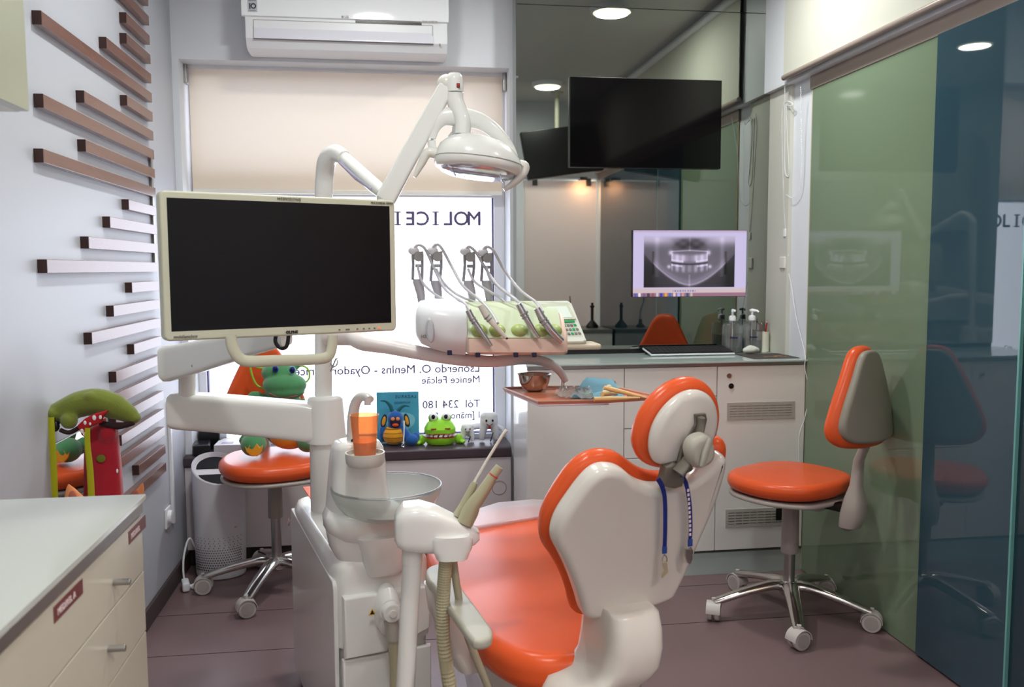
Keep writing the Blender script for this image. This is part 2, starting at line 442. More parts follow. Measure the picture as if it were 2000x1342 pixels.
S(MB().b2((XL, Y_REAR, 0), (XL + .012, Y_WALL, .075), bev=.003), 'baseboard_left', BASEB)

# ---- window: frame, transom, pane, gasket, lettering
win = struct_root('window_1', ((WX0 + WX1) / 2, Y_WIN, WZ0))
PX0, PX1, PZ0, PZ1 = -.828, .500, .512, 1.632        # lower pane
f = MB()
f.b2((WX0, Y_WIN - .03, WZ0), (PX0, Y_WIN + .05, WZ1), bev=.004)
f.b2((PX1, Y_WIN - .03, WZ0), (WX1, Y_WIN + .05, WZ1), bev=.004)
f.b2((PX0, Y_WIN - .03, WZ0), (PX1, Y_WIN + .05, PZ0), bev=.004)
f.b2((PX0, Y_WIN - .03, PZ1), (PX1, Y_WIN + .05, PZ1 + .11), bev=.004)
f.b2((PX0, Y_WIN - .03, 2.13), (PX1, Y_WIN + .05, WZ1), bev=.004)
f.build('window_frame', WFRAME, win)
g = MB()
for a_, b_ in (((PX0, PZ0), (PX0 + .006, PZ1)), ((PX1 - .006, PZ0), (PX1, PZ1)), ((PX0, PZ0), (PX1, PZ0 + .006))):
    g.b2((a_[0], Y_WIN - .012, a_[1]), (b_[0], Y_WIN + .02, b_[1]))
g.build('gasket', PURPLE, win)
MB().b2((PX0 + .005, Y_WIN, PZ0), (PX1 - .005, Y_WIN + .005, PZ1)).build('pane', GLASSW, win)
MB().b2((PX0 + .005, Y_WIN, PZ1 + .11), (PX1 - .005, Y_WIN + .005, 2.13)).build('pane', GLASSW, win)
def sign(txt, px, py_top, py_bot, sp=1.0, bold=0.0):
    a_, b_ = pY(px, py_bot, Y_WIN - .004), pY(px, py_top, Y_WIN - .004)
    h = (b_.z - a_.z) / .70
    return txt, h, a_, sp, bold
lt = MB()
for ch_, pxc in zip('MOLICEI', (926, 901, 876, 851, 826, 802, 777)):
    _t, h, o_, _a, _b = sign(ch_, pxc, 413, 440)
    for k2, (dx, dz) in enumerate(((0, 0), (.0022, 0), (-.0022, 0), (0, .0022), (0, -.0022))):
        lt.text(ch_, h, (o_.x + dx, Y_WIN - .005 - k2 * .0001, o_.z + dz), (-1, 0, 0), (0, 0, 1), 'CENTER', .0005)
    if ch_ == 'I':
        for zz_ in (.003, h * .70 - .003): lt.b2((o_.x - .016, Y_WIN - .0062, o_.z + zz_ - .0032), (o_.x + .016, Y_WIN - .0050, o_.z + zz_ + .0032))
for txt, h, o_, sp, bo in (sign('Lsonerdo O. Menlns - Oyador Clinice', 938, 710, 726, 1.0), sign('Menice Felc\u00e3e', 938, 733, 747),
                       sign('T\u00f3l  234 180 819', 938, 780, 795), sign('I [m\u00e3noig  [I]', 938, 803, 816)):
    w0 = .0022 if sp > 1 else .0012
    for k2, (dx, dz) in enumerate(((0, 0), (w0, 0), (-w0, 0), (0, w0), (0, -w0))):
        lt.text(txt, h, (o_.x + dx, Y_WIN - .005 - k2 * .0001, o_.z + dz), (-1, 0, 0), (0, 0, 1), 'LEFT', .0005, 0, sp=sp)
    if sp > 1:                                     # slab serifs on the two letters I
        for px_ in (788, 857):
            pass
_o, _h, _p, _, _ = sign('C', 870, 694, 702); lt.text('Ccu', _h, (_p.x, Y_WIN - .005, _p.z), (-1, 0, 0), (0, 0, 1))
lt.build('lettering', SIGN, win, ang=20)

# ---- roller blind in the window recess
rb = thing('roller_blind', 'beige roller blind pulled halfway down over the bright window', 'blind', (-.15, Y_BLIND, 1.66))
zt = pY(600, 139, Y_BLIND).z; zb = pY(600, 372, Y_BLIND).z
q = MB(); q.bm.faces.new([q.bm.verts.new(v) for v in ((-.845, Y_BLIND, zb), (.532, Y_BLIND, zb), (.532, Y_BLIND, zt), (-.845, Y_BLIND, zt))])
q.build('fabric', BLINDF, rb, flip=False)
MB().b2((-.85, Y_BLIND - .012, zt - .002), (.54, Y_BLIND + .03, zt + .018), bev=.003).build('head_rail', WHITE, rb)
MB().b2((-.845, Y_BLIND - .007, zb - .016), (.532, Y_BLIND + .006, zb + .004), bev=.004).build('bottom_bar', WARMW, rb)
for x_ in (-.856, .544):
    MB().b2((x_ - .008, Y_BLIND - .03, zt - .07), (x_ + .006, Y_BLIND + .02, zt + .018), bev=.003).build('bracket', STEEL, rb)

# ---- mirror clad block, right of the window
mw = struct_root('wall_mirror_side', (1.16, Y_MIR + .05, .9))
MX0 = pY(1010, 300, Y_MIR).x
MB().b2((MX0 + .003, Y_MIR + .006, .40), (XR, Y_WALL, Z_CEIL)).build('backing_board', BLACK, mw)
zs = pY(1250, 17, Y_MIR).z
MB().b2((MX0, Y_MIR, Z_CTR + .02), (XR - .003, Y_MIR + .006, zs - .0015)).build('mirror_panel', MIRG, mw)
MB().b2((MX0, Y_MIR, zs + .0015), (XR - .003, Y_MIR + .006, Z_CEIL)).build('mirror_panel', MIRG, mw)
MB().b2((MX0 - .004, Y_MIR + .001, Z_CTR + .02), (MX0 + .002, Y_WALL, Z_CEIL)).build('mirror_panel', MIRG, mw)
MB().b2((MX0, Y_MIR + .002, Z_CTR), (XR, Y_MIR + .008, Z_CTR + .02)).build('base_strip', BLACK, mw)
q = MB()
for z_ in (1.75, 2.13): q.cyl((MX0 - .003, Y_MIR - .002, z_), (MX0 + .006, Y_MIR - .002, z_), .007)
q.build('fixing', STEEL, mw)

# ---- right wall cladding
gr = struct_root('trim_2', (XR, 3.0, 0))
GX = XR - .008
Y_G0, Y_G1 = 2.59, 3.44
MB().b2((GX, Y_G0, .004), (XR, Y_G1, 2.03)).build('green_glass_panel', GLASSG, gr)
MB().b2((GX + .001, Y_G1, .004), (XR, Y_G1 + .008, 2.03)).build('edge_strip', mat('panel_edge_gold', (190, 176, 140), .4), gr)
gb = struct_root('door_1', (XR, 2.4, 0))
MB().b2((GX - .012, 2.185, .01), (XR - .010, Y_G0 + .01, 2.03)).build('sliding_glass_leaf', GLASSB, gb)
MB().b2((GX - .0125, 2.178, .01), (XR - .010, 2.185, 2.03)).build('glass_edge', EDGEG, gb)
gb2 = struct_root('door_2', (XR, 1.6, 0))
MB().b2((GX - .002, .62, .01), (XR, 2.20, 2.03)).build('glass_leaf', GLASSB2, gb2)
MB().b2((XR - .012, Y_FRONT, 2.03), (XR, 3.46, 2.085), bev=.002).build('door_rail', TRIMM, gb2)
S(MB().b2((XR - .045, Y_FRONT, 2.085), (XR, Y_MIR, Z_CEIL)), 'trim_3', WALLW)
S(MB().b2((XR - .018, 3.62, Z_CTR), (XR, Y_MIR, 2.085), bev=.002), 'trim_4', mat('pillar_strip', (208, 208, 198), .4))
vb = thing('roller_blind', 'white roller blind rolled low above the green glass on the right', 'blind', (XR - .07, 2.2, 2.1))
MB().b2((XR - .068, Y_FRONT + .1, 2.11), (XR - .064, 3.59, 2.60)).build('fabric', BLINDR, vb)
MB().cyl((XR - .066, Y_FRONT + .1, 2.105), (XR - .066, 3.59, 2.105), .012).build('bottom_bar', TRIMM, vb)
MB().cyl((XR - .066, Y_FRONT + .1, 2.60), (XR - .066, 3.59, 2.60), .022).build('roller', WHITE, vb)

# ---- partition behind, seen in the mirror
dp = struct_root('door_3', (1.42, Y_FRONT - .03, 0))
x0 = 1.12
MB().b2((x0, Y_FRONT - .025, .02), (XR - .02, Y_FRONT - .012, 2.02), bev=.005).build('door_leaf', PINKP, dp)
MB().b2((x0 + .07, Y_FRONT - .03, 1.98), (x0 + .11, Y_FRONT - .004, 2.04)).build('door_clip', STEEL, dp)
MB().b2((x0 + .52, Y_FRONT - .03, 1.98), (x0 + .56, Y_FRONT - .004, 2.04)).build('door_clip', STEEL, dp)

# ================================================================== WALL SLATS
starts = {1: 3.11, 2: 3.202, 3: 3.195, 4: 2.97, 5: 2.438, 6: 3.17, 7: 2.737, 8: 2.423, 9: 2.731, 10: 2.405, 11: 3.14, 12: 2.928, 13: 2.719, 14: 2.393, 15: 3.138,
          16: 2.926, 17: 2.709, 18: 3.133, 19: 2.923, 20: 2.72, 21: 2.90, 22: 2.95, 23: 2.93, 24: 3.133, 25: 2.93, 0: 2.9}
desc = {0: 'topmost, cut by the top edge of the photo', 1: 'second from the top', 2: 'third from the top, very short', 3: 'fourth from the top, very short', 4: 'medium length, just above the long top one',
        5: 'longest upper one starting beside the wall cabinet', 6: 'short one just under the long top one', 7: 'medium long, above the second long one', 8: 'second of the very long ones', 9: 'medium long, above the third long one',
        10: 'third of the very long ones, left of the blind', 11: 'short one level with the monitor top edge', 12: 'medium one below the short one near the monitor top', 13: 'medium long one above the straight long one', 14: 'long one at eye level that looks level',
        15: 'short one just under the eye level long one', 16: 'medium one, second under the eye level long one', 17: 'medium long one, third under the eye level long one', 18: 'short one level with the monitor bottom edge', 19: 'medium one just below monitor level',
        20: 'first one that runs behind the green plush', 21: 'second one that runs behind the green plush', 22: 'one right of the green plush nose', 23: 'one right of the red plush, upper', 24: 'short one right of the red plush', 25: 'lowest one, right of the red plush'}
for i in range(26):
    z_ = 1.311 + (14 - i) * .0705
    y0 = starts[i]
    t = thing('wall_slat', 'glossy brown wooden slat on the left wall, ' + desc[i], 'wall slat', (XL, (y0 + 3.5) / 2, z_ - .0175), 0, 'slats on the left wall')
    MB().b2((XL, y0 + .002, z_ - .0175), (XL + .023, 3.5, z_ + .0175), bev=.0015).build('bar', SLAT, t)
    MB().b2((XL, y0, z_ - .0174), (XL + .0228, y0 + .002, z_ + .0174)).build('end_cap', SLATE_, t)

# conduit strips, sockets on left wall
c0, c1 = pX(327, 785, XL), pX(327, 1032, XL)
tag(MB().b2((XL, c0.y - .012, c1.z), (XL + .012, c0.y + .012, c0.z), bev=.002).build('cable_duct', WHITE), 'narrow white vertical cable duct on the left wall by the bench', 'cable duct')
c0 = pX(295, 312, XL)
tag(MB().b2((XL, 3.505, 1.30), (XL + .010, 3.53, 1.72), bev=.002).build('metal_strip', ALU), 'thin grey metal strip on the left wall at the slat ends', 'strip')
sk = thing('wall_socket', 'white round wall socket low on the left wall', 'socket', (XL, c0.y, .3))
so = pX(326, 1010, XL)
MB().b2((XL, so.y - .04, so.z - .04), (XL + .008, so.y + .04, so.z + .04), bev=.003).build('plate', WHITE, sk)
MB().cyl((XL + .006, so.y, so.z), (XL + .022, so.y, so.z), .027, bev=.004).build('plug', WHITE, sk)

# small mirror on the left wall
mm = thing('wall_mirror', 'small frameless mirror on the left wall behind the hanging plush', 'mirror', (XL, 2.7, .3))
MB().b2((XL + .001, 2.425, .28), (XL + .005, 2.85, .84)).build('backing', GREYP, mm)
MB().b2((XL + .005, 2.425, .28), (XL + .009, 2.85, .84), bev=.001).build('mirror_glass', MIRB, mm)

# ================================================================== AIR CONDITIONER
ax0, ax1 = pY(474, 60, 3.73).x, pY(876, 60, 3.73).x
az0 = pY(680, 100, 3.73).z
ac = thing('air_conditioner', 'white split air conditioner on the wall above the window', 'air conditioner', ((ax0 + ax1) / 2, Y_WALL, az0))
YF = 3.72
prof = [(Y_WALL, az0 + .012), (Y_WALL, az0 + .31), (YF + .03, az0 + .31), (YF + .004, az0 + .29), (YF, az0 + .2), (YF, az0 + .125), (YF + .002, az0 + .118), (YF + .006, az0 + .04), (YF + .03, az0 + .006), (YF + .06, az0), (YF + .14, az0)]
MB().loft([[V(x_, y_, z_) for y_, z_ in prof] for x_ in (ax0 + .012, ax1 - .006)]).build('body', WHITE, ac, ang=30)
MB().loft([[V(x_, y_ - .003, z_) for y_, z_ in ((YF + .03, az0 + .312), (YF, az0 + .29), (YF - .006, az0 + .2), (YF - .006, az0 + .125), (YF + .004, az0 + .122), (YF + .008, az0 + .2), (YF + .03, az0 + .30))] for x_ in (ax0, ax1)]).build('front_panel', mat('ac_gloss_white', (246, 249, 252), .08, coat=.5, var=.01), ac, ang=30)
MB().b2((ax0 + .45, YF - .001, az0 + .113), (ax0 + .72, YF + .003, az0 + .121)).build('slot', BLACK, ac)
MB().loft([ring(V(x_, YF + .006, az0 + .073), (0, .25, 1), (0, 1, 0), .036, .004, p=6, n=24) for x_ in (ax0 + .045, ax1 - .065)]).build('louver', mat('ac_louver', (222, 222, 232), .2, var=.01), ac)
q = MB()
for zz in (.036, .1115): q.b2((ax0 + .045, YF + .0015, az0 + zz - .001), (ax1 - .065, YF + .008, az0 + zz + .001))
for xx in (ax0 + .044, ax1 - .066): q.b2((xx - .001, YF + .0015, az0 + .036), (xx + .001, YF + .008, az0 + .1115))
q.build('louver_gap', GREYP, ac)
lb = MB().b2((ax0 + .025, YF - .0105, az0 + .138), (ax0 + .062, YF - .009, az0 + .190)); lb.build('sticker', mat('sticker_grey', (190, 194, 202), .4), ac)
q = MB(); q.text('I', .030, (ax0 + .030, YF - .011, az0 + .150), (1, 0, 0), (0, 0, 1), bold=.0008)
q.lathe([(.011, 0), (.011, .0006), (.0065, .0006), (.0065, 0)], (ax0 + .0475, YF - .0106, az0 + .161), (0, -1, 0), n=24, closed=True)
q.b2((ax0 + .028, YF - .0112, az0 + .182), (ax0 + .058, YF - .0105, az0 + .1835)); q.b2((ax0 + .032, YF - .0112, az0 + .143), (ax0 + .056, YF - .0105, az0 + .1445))
q.build('sticker_print', PRINTB, ac)
q = MB(); c = pY(669, 33, YF - .0095)
q.cyl((c.x, YF - .0095, c.z), (c.x, YF - .0105, c.z), .005).build('logo_mark', GREYP, ac); q = MB(); q.text('LG', .0135, (c.x + .008, YF - .0105, c.z - .004), (1, 0, 0), (0, 0, 1), bold=.0003)
q.build('logo', GREYP, ac); q = MB(); c = pY(825, 43, YF - .0095); q.text('DUAL INVERTER', .0085, (c.x, YF - .0105, c.z), (1, 0, 0), (0, 0, 1))
q.build('series_print', GREYP, ac)
c = pY(859, 87, YF); MB().cyl((c.x, YF + .004, c.z), (c.x, YF - .002, c.z), .004).build('indicator', GREYP, ac)

# ================================================================== DOWNLIGHTS and ceiling TV (seen in the mirror)
dl_lab = ['round ceiling downlight reflected at the top edge of the mirror wall', 'round ceiling downlight reflected above the hanging television', 'round ceiling downlight above the dental cart', 'round ceiling downlight above the drawer counter']
for (x_, y_), lab_ in zip(DOWNLIGHTS + [(1.35, -.1)], dl_lab + ['round ceiling downlight behind the frosted door']):
    t = thing('ceiling_light', lab_, 'ceiling light', (x_, y_, Z_CEIL), 0, 'ceiling downlights')
    MB().lathe([(.115, 0), (.115, -.012), (.108, -.03), (.098, -.03), (.098, 0)], (x_, y_, Z_CEIL), n=40, closed=True).build('rim', WHITE, t)
    MB().lathe([(.0, -.008), (.097, -.008), (.097, -.014), (.0, -.014)], (x_, y_, Z_CEIL), n=40).build('diffuser', LAMPON, t)
for i_, (x_, y_) in enumerate(((-.35, -.55), (.75, -.75))):  # added glowing panels, out of view, that go with the rear fill lamps
    t = thing('ceiling_fill_panel', ('square fill light panel added above the near end of the drawer counter', 'square fill light panel added in the room behind the frosted door')[i_], 'ceiling light', (x_, y_, Z_CEIL))
    MB().b2((x_ - .31, y_ - .31, Z_CEIL - .012), (x_ + .31, y_ + .31, Z_CEIL)).build('frame', WHITE, t)
    MB().b2((x_ - .295, y_ - .295, Z_CEIL - .015), (x_ + .295, y_ + .295, Z_CEIL - .011)).build('diffuser', mat('fill_panel_diffuser', (250, 250, 248), .5, emis=(255, 252, 246), estr=1.2), t)
t = thing('door_spot', 'small warm spot under the header above the frosted door', 'spot light', (1.60, .575, 2.02))
MB().b2((1.57, Y_FRONT, 2.02), (1.63, .61, 2.045), bev=.003).build('housing', STEEL, t)
t = thing('hanging_television', 'black television hanging from the ceiling on a pole, seen in the mirror', 'television', (1.31, .95, 2.1))
R_ = Matrix.Rotation(math.radians(-8), 3, 'Y')
MB().box((1.335, 1.02, 2.19), (.60, .05, .37), rot=Matrix.Rotation(math.radians(9), 3, 'X') @ R_, bev=.008).build('case', BLACK, t)
MB().cyl((1.31, .95, Z_CEIL), (1.31, .95, 2.32), .018).build('pole', CREAM, t)
MB().cyl((1.31, .95, Z_CEIL), (1.31, .95, Z_CEIL - .012), .05).build('ceiling_plate', CREAM, t)
MB().box((1.33, .98, 2.33), (.10, .05, .03), bev=.004).build('bracket', CREAM, t)
# small cabinet with two devices, seen in the mirror
t = thing('side_cabinet', 'low grey cabinet reflected in the mirror beside the control panel', 'cabinet', (1.58, .86, 0))
MB().b2((1.40, .62, .0), (XR - .02, 1.06, .80), bev=.003).build('body', LAQ, t)
MB().b2((1.385, .61, .80), (XR - .02, 1.075, .825), bev=.003).build('worktop', mat('grey_top', (120, 122, 118), .3), t)
t = thing('curing_light', 'white and black curing light in its stand on the grey cabinet', 'dental tool', (1.46, .84, .825))
MB().lathe([(.035, 0), (.035, .01), (.015, .03), (.012, .07)], (1.46, .84, .825)).build('stand', BLACK, t)
MB().tube([(1.46, .84, .89), (1.455, .84, .96), (1.44, .85, 1.02)], [.013, .011, .008]).build('handpiece', WHITE, t)
MB().tube([(1.44, .85, 1.02), (1.435, .85, 1.08)], .004).build('tip', BLACK, t)
t = thing('pipette_stand', 'black upright device in a wide base on the grey cabinet', 'dental tool', (1.62, .84, .825))
MB().lathe([(.05, 0), (.05, .015), (.03, .04), (.012, .06)], (1.62, .84, .825)).build('base', BLACK, t)
MB().lathe([(.012, .05), (.012, .16), (.018, .165), (.018, .175), (.01, .18), (.01, .20)], (1.62, .84, .825)).build('column', BLACK, t)

# ================================================================== TV and X-ray monitor on the mirror
t = thing('television', 'large black switched off television flush on the mirror wall', 'television', (1.16, Y_MIR, 1.74))
a_, b_ = pY(1113, 147, Y_MIR - .02), pY(1407.5, 331, Y_MIR - .02)
a_.z = (a_.z + pY(1408, 159, Y_MIR - .02).z) / 2; b_.z = (b_.z + pY(1112, 325, Y_MIR - .02).z) / 2
MB().b2((a_.x, Y_MIR - .02, b_.z), (b_.x, Y_MIR, a_.z), bev=.002).build('case', BLACK, t)
MB().b2((a_.x + .002, Y_MIR - .0215, b_.z + .002), (b_.x - .002, Y_MIR - .0195, a_.z - .002)).build('screen', TVSCR, t)
t = thing('xray_monitor', 'bright monitor on the mirror wall showing a dental panoramic x-ray', 'monitor', (1.36, Y_MIR, 1.17))
a_, b_ = pY(1237, 448, Y_MIR - .014), pY(1456, 578, Y_MIR - .014)
a_.z = (a_.z + pY(1459, 452, Y_MIR - .014).z) / 2
MB().b2((a_.x - .002, Y_MIR - .013, b_.z - .002), (b_.x + .002, Y_MIR, a_.z + .002), bev=.002).build('case', BLACK, t)
def xray(u, v):
    """u 0..1 left-right, v 0..1 top-bottom inside the film; returns brightness"""
    x = (u - .5) * 2; g = .46 - .10 * abs(v - .5) - .06 * x * x
    g += .30 * math.exp(-((v - .06) / .12) ** 2) * (0.35 + min(1, abs(x) * 1.5))      # bright skull base
    g -= .30 * math.exp(-(x / .36) ** 6 - ((v - .16) / .11) ** 4) * (.75 + .25 * math.cos(x * 22) * math.cos(v * 40))           # nasal cavity
    jaw = .955 - .42 * abs(x) ** 1.7 * 1.5                                              # mandible edge
    g += .20 * math.exp(-((v - jaw) / .020) ** 2) * (abs(x) < .8) + .10 * math.exp(-((v - jaw + .05) / .06) ** 2) * (abs(x) < .8)
    if v > jaw + .01: g -= .17 * min(1, (v - jaw) / .06)
    g -= .12 / (1 + math.exp(-(abs(x) - .78) * 25)) / (1 + math.exp(-(v - .5) * 14))
    g += .10 * math.exp(-((abs(x) - .72) / .05) ** 2) * (v < .8)
    g -= .16 * math.exp(-((abs(x) - .80) / .025) ** 2) * (.3 < v < .75)
    c = .555 - .09 * x * x * 4 * .6                                                      # bite line
    if abs(x) < .40:
        g -= .28 * math.exp(-((v - c) / .014) ** 2)
        tooth = .5 + .5 * math.cos(x * 46)
        side = min(1, abs(x) / .16)
        up_ = math.exp(-((v - (c - .115)) / .07) ** 4); lo = math.exp(-((v - (c + .085)) / .075) ** 4)
        g += up_ * (.10 + .34 * side * (.55 + .45 * tooth)); g += lo * (.02 + .26 * tooth * (.5 + .5 * side))
        g += .34 * math.exp(-((v - (c - .045)) / .022) ** 2) * (abs(x) > .14) + .36 * math.exp(-((v - (c + .042)) / .018) ** 2) * (abs(x) > .16)
        g += .30 * math.exp(-((v - (.285 + .05 * abs(x))) / .012) ** 2)                 # palate line
    for sx in (-.42, .42):
        g += .45 * math.exp(-((x - sx) / .045) ** 2 - ((v - .33) / .045) ** 2) + .45 * math.exp(-((x - sx * 1.08) / .04) ** 2 - ((v - .60) / .035) ** 2)
    g += .14 * math.exp(-(x / .02) ** 2) * (v > .75 or v < .3)
    return max(.05, min(.95, g))
NX, NY = 200, 120
me = bpy.data.meshes.new('screen'); vs = []; cols = []
rg = random.Random(3)
icons = [(80, 90, 190), (230, 230, 240), (120, 90, 140), (80, 60, 80), (150, 80, 90), (200, 190, 210), (40, 60, 180), (240, 160, 60), (50, 110, 200), (220, 200, 200), (170, 170, 230), (200, 150, 140), (60, 80, 130), (190, 180, 170)]
for j in range(NY):
    v_ = j / (NY - 1)
    for i in range(NX):
        u_ = i / (NX - 1)
        vs.append((a_.x + (b_.x - a_.x) * u_, Y_MIR - .0145, a_.z + (b_.z - a_.z) * v_))
        c = (200, 190, 226)
        if .095 < u_ < .895 and .08 < v_ < .86:
            g_ = xray((u_ - .095) / .8, (v_ - .08) / .78)
            c = (g_ * 236, g_ * 222, g_ * 255)
            if v_ < .13: g2 = (v_ - .08) / .05; c = tuple(a * g2 + b * (1 - g2) for a, b in zip(c, (200, 190, 226)))
        elif v_ < .03: c = (190, 170, 200)
        if .88 < v_ <= .945: c = (206, 186, 190) if not (.35 < u_ < .55 and .905 < v_ < .925 and int(u_ * 90) % 2) else (110, 120, 190)
        if v_ > .945:
            c = (150, 110, 130); k_ = int(u_ / .038)
            if k_ < len(icons) and .3 < (u_ / .038) % 1 < .85: c = icons[k_]
        cols.append((*[lin(x) for x in c], 1))
fs = [(j * NX + i, j * NX + i + 1, (j + 1) * NX + i + 1, (j + 1) * NX + i) for j in range(NY - 1) for i in range(NX - 1)]
me.from_pydata([(p[0] - t.location.x, p[1] - t.location.y, p[2] - t.location.z) for p in vs], [], fs)
at_ = me.color_attributes.new('picture', 'FLOAT_COLOR', 'POINT')
at_.data.foreach_set('color', np.array(cols, dtype=np.float32).ravel())
o = bpy.data.objects.new('screen', me); COL.objects.link(o); o.parent = t
M = bpy.data.materials.new('xray_screen'); M.use_nodes = True; nt = M.node_tree; b = nt.nodes['Principled BSDF']
an = nt.nodes.new('ShaderNodeAttribute'); an.attribute_name = 'picture'
b.inputs['Base Color'].default_value = (.01, .01, .01, 1); b.inputs['Roughness'].default_value = .3
nt.links.new(an.outputs['Color'], b.inputs['Emission Color']); b.inputs['Emission Strength'].default_value = 1.0
me.materials.append(M)

# ================================================================== COUNTER on the right
CX0, CX1 = .549, XR - .004
def cx(px): return pY(px, 760, Y_CAB).x
z_top, z_bot = .893, .106
xs = [CX0, cx(1219.3), cx(1400.5), pY(1573, 760, Y_CAB).x]
YB = Y_MIR - .002
t = thing('worktop', 'pale glass worktop along the mirror wall', 'worktop', ((CX0 + CX1) / 2, 3.63, z_top))
MB().b2((CX0 - .004, Y_CAB - .012, z_top + .013), (CX1, YB, Z_CTR), bev=.0015).build('glass_top', CTRG, t)
MB().b2((CX0, Y_CAB - .004, z_top), (CX1, YB, z_top + .013)).build('front_trim', ALU, t)
def carcass(par, x0_, x1_):
    MB().b2((x0_ + .001, Y_CAB + .018, z_bot), (x1_ - .001, YB, z_top - .001)).build('body', LAQ, par)
def front(par, name, x0_, x1_, z0_, z1_):
    return MB().b2((x0_ + .0017, Y_CAB, z0_ + .0017), (x1_ - .0017, Y_CAB + .018, z1_ - .0017), bev=.001).build(name, LAQ, par)
def lock(par, px, py, m_=None, r=.008):
    p_ = pY(px, py, Y_CAB); q = MB(); q.lathe([(.0, -.012), (r, -.010), (r * 1.1, -.004), (r * .7, -.002), (r * .7, .0)], (p_.x, Y_CAB + .0005, p_.z), (0, 1, 0), n=16)
    return q.build('knob', m_ or STEEL, par)
def lathe_disc(px, py, r, m_, nm, par):
    p_ = pY(px, py, Y_CAB); return MB().cyl((p_.x, Y_CAB + .001, p_.z), (p_.x, Y_CAB - .003, p_.z), r, bev=.0008).build(nm, m_, par)
t = thing('base_cabinet', 'white one-door cabinet at the window end of the glass worktop', 'cabinet', ((xs[0] + xs[1]) / 2, 3.63, z_bot))
carcass(t, xs[0], xs[1]); d = front(t, 'door', xs[0], xs[1], z_bot, z_top); lock(d, 1198, 748)
t = thing('drawer_cabinet', 'white drawer stack between the two doors under the glass worktop', 'cabinet', ((xs[1] + xs[2]) / 2, 3.63, z_bot))
carcass(t, xs[1], xs[2])
zz = [z_top, .768, .640, .515, .31, z_bot]
for i in range(5):
    d = front(t, 'drawer', xs[1], xs[2], zz[i + 1], zz[i])
    if i == 0:
        lock(d, 1315, 743)
t = thing('base_cabinet', 'white cabinet with two metal ventilation grilles at the right end', 'cabinet', ((xs[2] + xs[3]) / 2, 3.63, z_bot))
carcass(t, xs[2], xs[3]); d = front(t, 'door', xs[2], xs[3], z_bot, z_top)
lathe_disc(1424, 734, .0105, STEEL, 'lock', d); lathe_disc(1428, 754, .0115, BLACK, 'lock', d)
for (p0, p1, q0) in (((1420, 788), (1552, 782), 822), ((1417, 996), (1540, 989), 1031)):
    a_ = pY(p0[0], p0[1], Y_CAB); b_ = pY(p1[0], p1[1], Y_CAB); zc_ = (a_.z + b_.z) / 2; zb_ = pY((p0[0] + p1[0]) / 2, q0 - 3, Y_CAB).z
    v_ = MB().b2((a_.x, Y_CAB - .003, zb_), (b_.x, Y_CAB + .001, zc_), bev=.0008).build('vent_grille', mat('grille_grey', (178, 174, 168), .4), d)
    q = MB(); w_ = (b_.x - a_.x - .02) / 8; h_ = (zc_ - zb_ - .02) / 5
    for i in range(8):
        for j in range(5):
            q.b2((a_.x + .01 + i * w_ + .002, Y_CAB - .0035, zb_ + .01 + j * h_ + .005), (a_.x + .01 + (i + 1) * w_ - .003, Y_CAB - .0028, zb_ + .01 + (j + 1) * h_ - .005))
    q.build('slots', BLACK, v_)
    if q0 > 900:
        k0 = pY(1515, 993, Y_CAB); k1 = pY(1537, 1015, Y_CAB)
        MB().b2((k0.x, Y_CAB - .004, k1.z), (k1.x, Y_CAB - .003, k0.z), bev=.0005).build('hole', BLACK, v_)
t = MB().b2((CX0, Y_CAB + .01, 0), (CX1, YB, z_bot - .012), bev=.001).build('plinth', CTRG); tag(t, 'pale plinth panel under the white cabinets along the floor', 'plinth')

# ---- bench in the window
BX0, BX1 = XL + .002, CX0 - .003
bz = .492
YBN = 3.875
t = thing('window_bench', 'white storage bench under the window with dark padded top', 'bench', ((BX0 + BX1) / 2, 4.0, 0))
MB().b2((BX0, YBN + .012, .075), (BX1, Y_WALL - .002, bz - .05), bev=.002).build('box', mat('bench_white', (218, 210, 212), .3, var=.01), t)
MB().b2((BX0, YBN + .035, 0), (BX1, Y_WALL - .002, .075)).build('kick', BASEB, t)
q = MB(); q.loft([ring(V(x_, YBN + .125, bz - .025), (0, 1, 0), (0, 0, 1), .125, .0255, p=7, n=40) for x_ in (BX0, BX0 + .004, BX1 - .004, BX1)])
q.build('seat_pad', BENCHM, t)
c = pY(975, 953, YBN + .012); q = MB(); q.lathe([(.034, 0), (.034, -.001), (.031, -.002), (.031, 0)], (c.x, YBN + .012, c.z), (0, 1, 0), n=32, closed=True); q.build('access_cap', GREYP, t)
MB().b2((WX0, Y_WALL, .35), (WX1, Y_WIN - .03, .44)).build('sill', mat('sill_white', (225, 225, 230), .4), t)
# ================================================================== THINGS ON THE WORKTOP
def ztop(px, py): return pZ(px, py, Z_CTR)
t = thing('keyboard', 'slim black and white keyboard on the glass worktop below the x-ray monitor', 'keyboard', (1.24, 3.6, Z_CTR))
k = [ztop(1255, 694), ztop(1287, 699.5), ztop(1428, 697.5), ztop(1398, 684)]
ky0, ky1 = 3.665, 3.805; kx0, kx1 = 1.135, 1.52
RK = Matrix.Rotation(math.radians(7), 3, 'X'); KO = V((kx0 + kx1) / 2, ky0, Z_CTR + .002)
def kb(a0, b0, c0, a1, b1, c1, q_, bev=0.0):
    q_.box(KO + RK @ V((a0 + a1) / 2, (b0 + b1) / 2, (c0 + c1) / 2), (a1 - a0, b1 - b0, c1 - c0), rot=RK, bev=bev); return q_
kw, kd = kx1 - kx0, ky1 - ky0
kb(-kw / 2, 0, 0, kw / 2, kd, .008, MB(), .003).build('case', WHITE, t)
KD = mat('key_caps', (22, 21, 26), .7)
kb(-kw / 2 + .004, .004, .007, kw / 2 - .004, kd - .002, .011, MB(), .001).build('deck', KD, t)
q = MB()
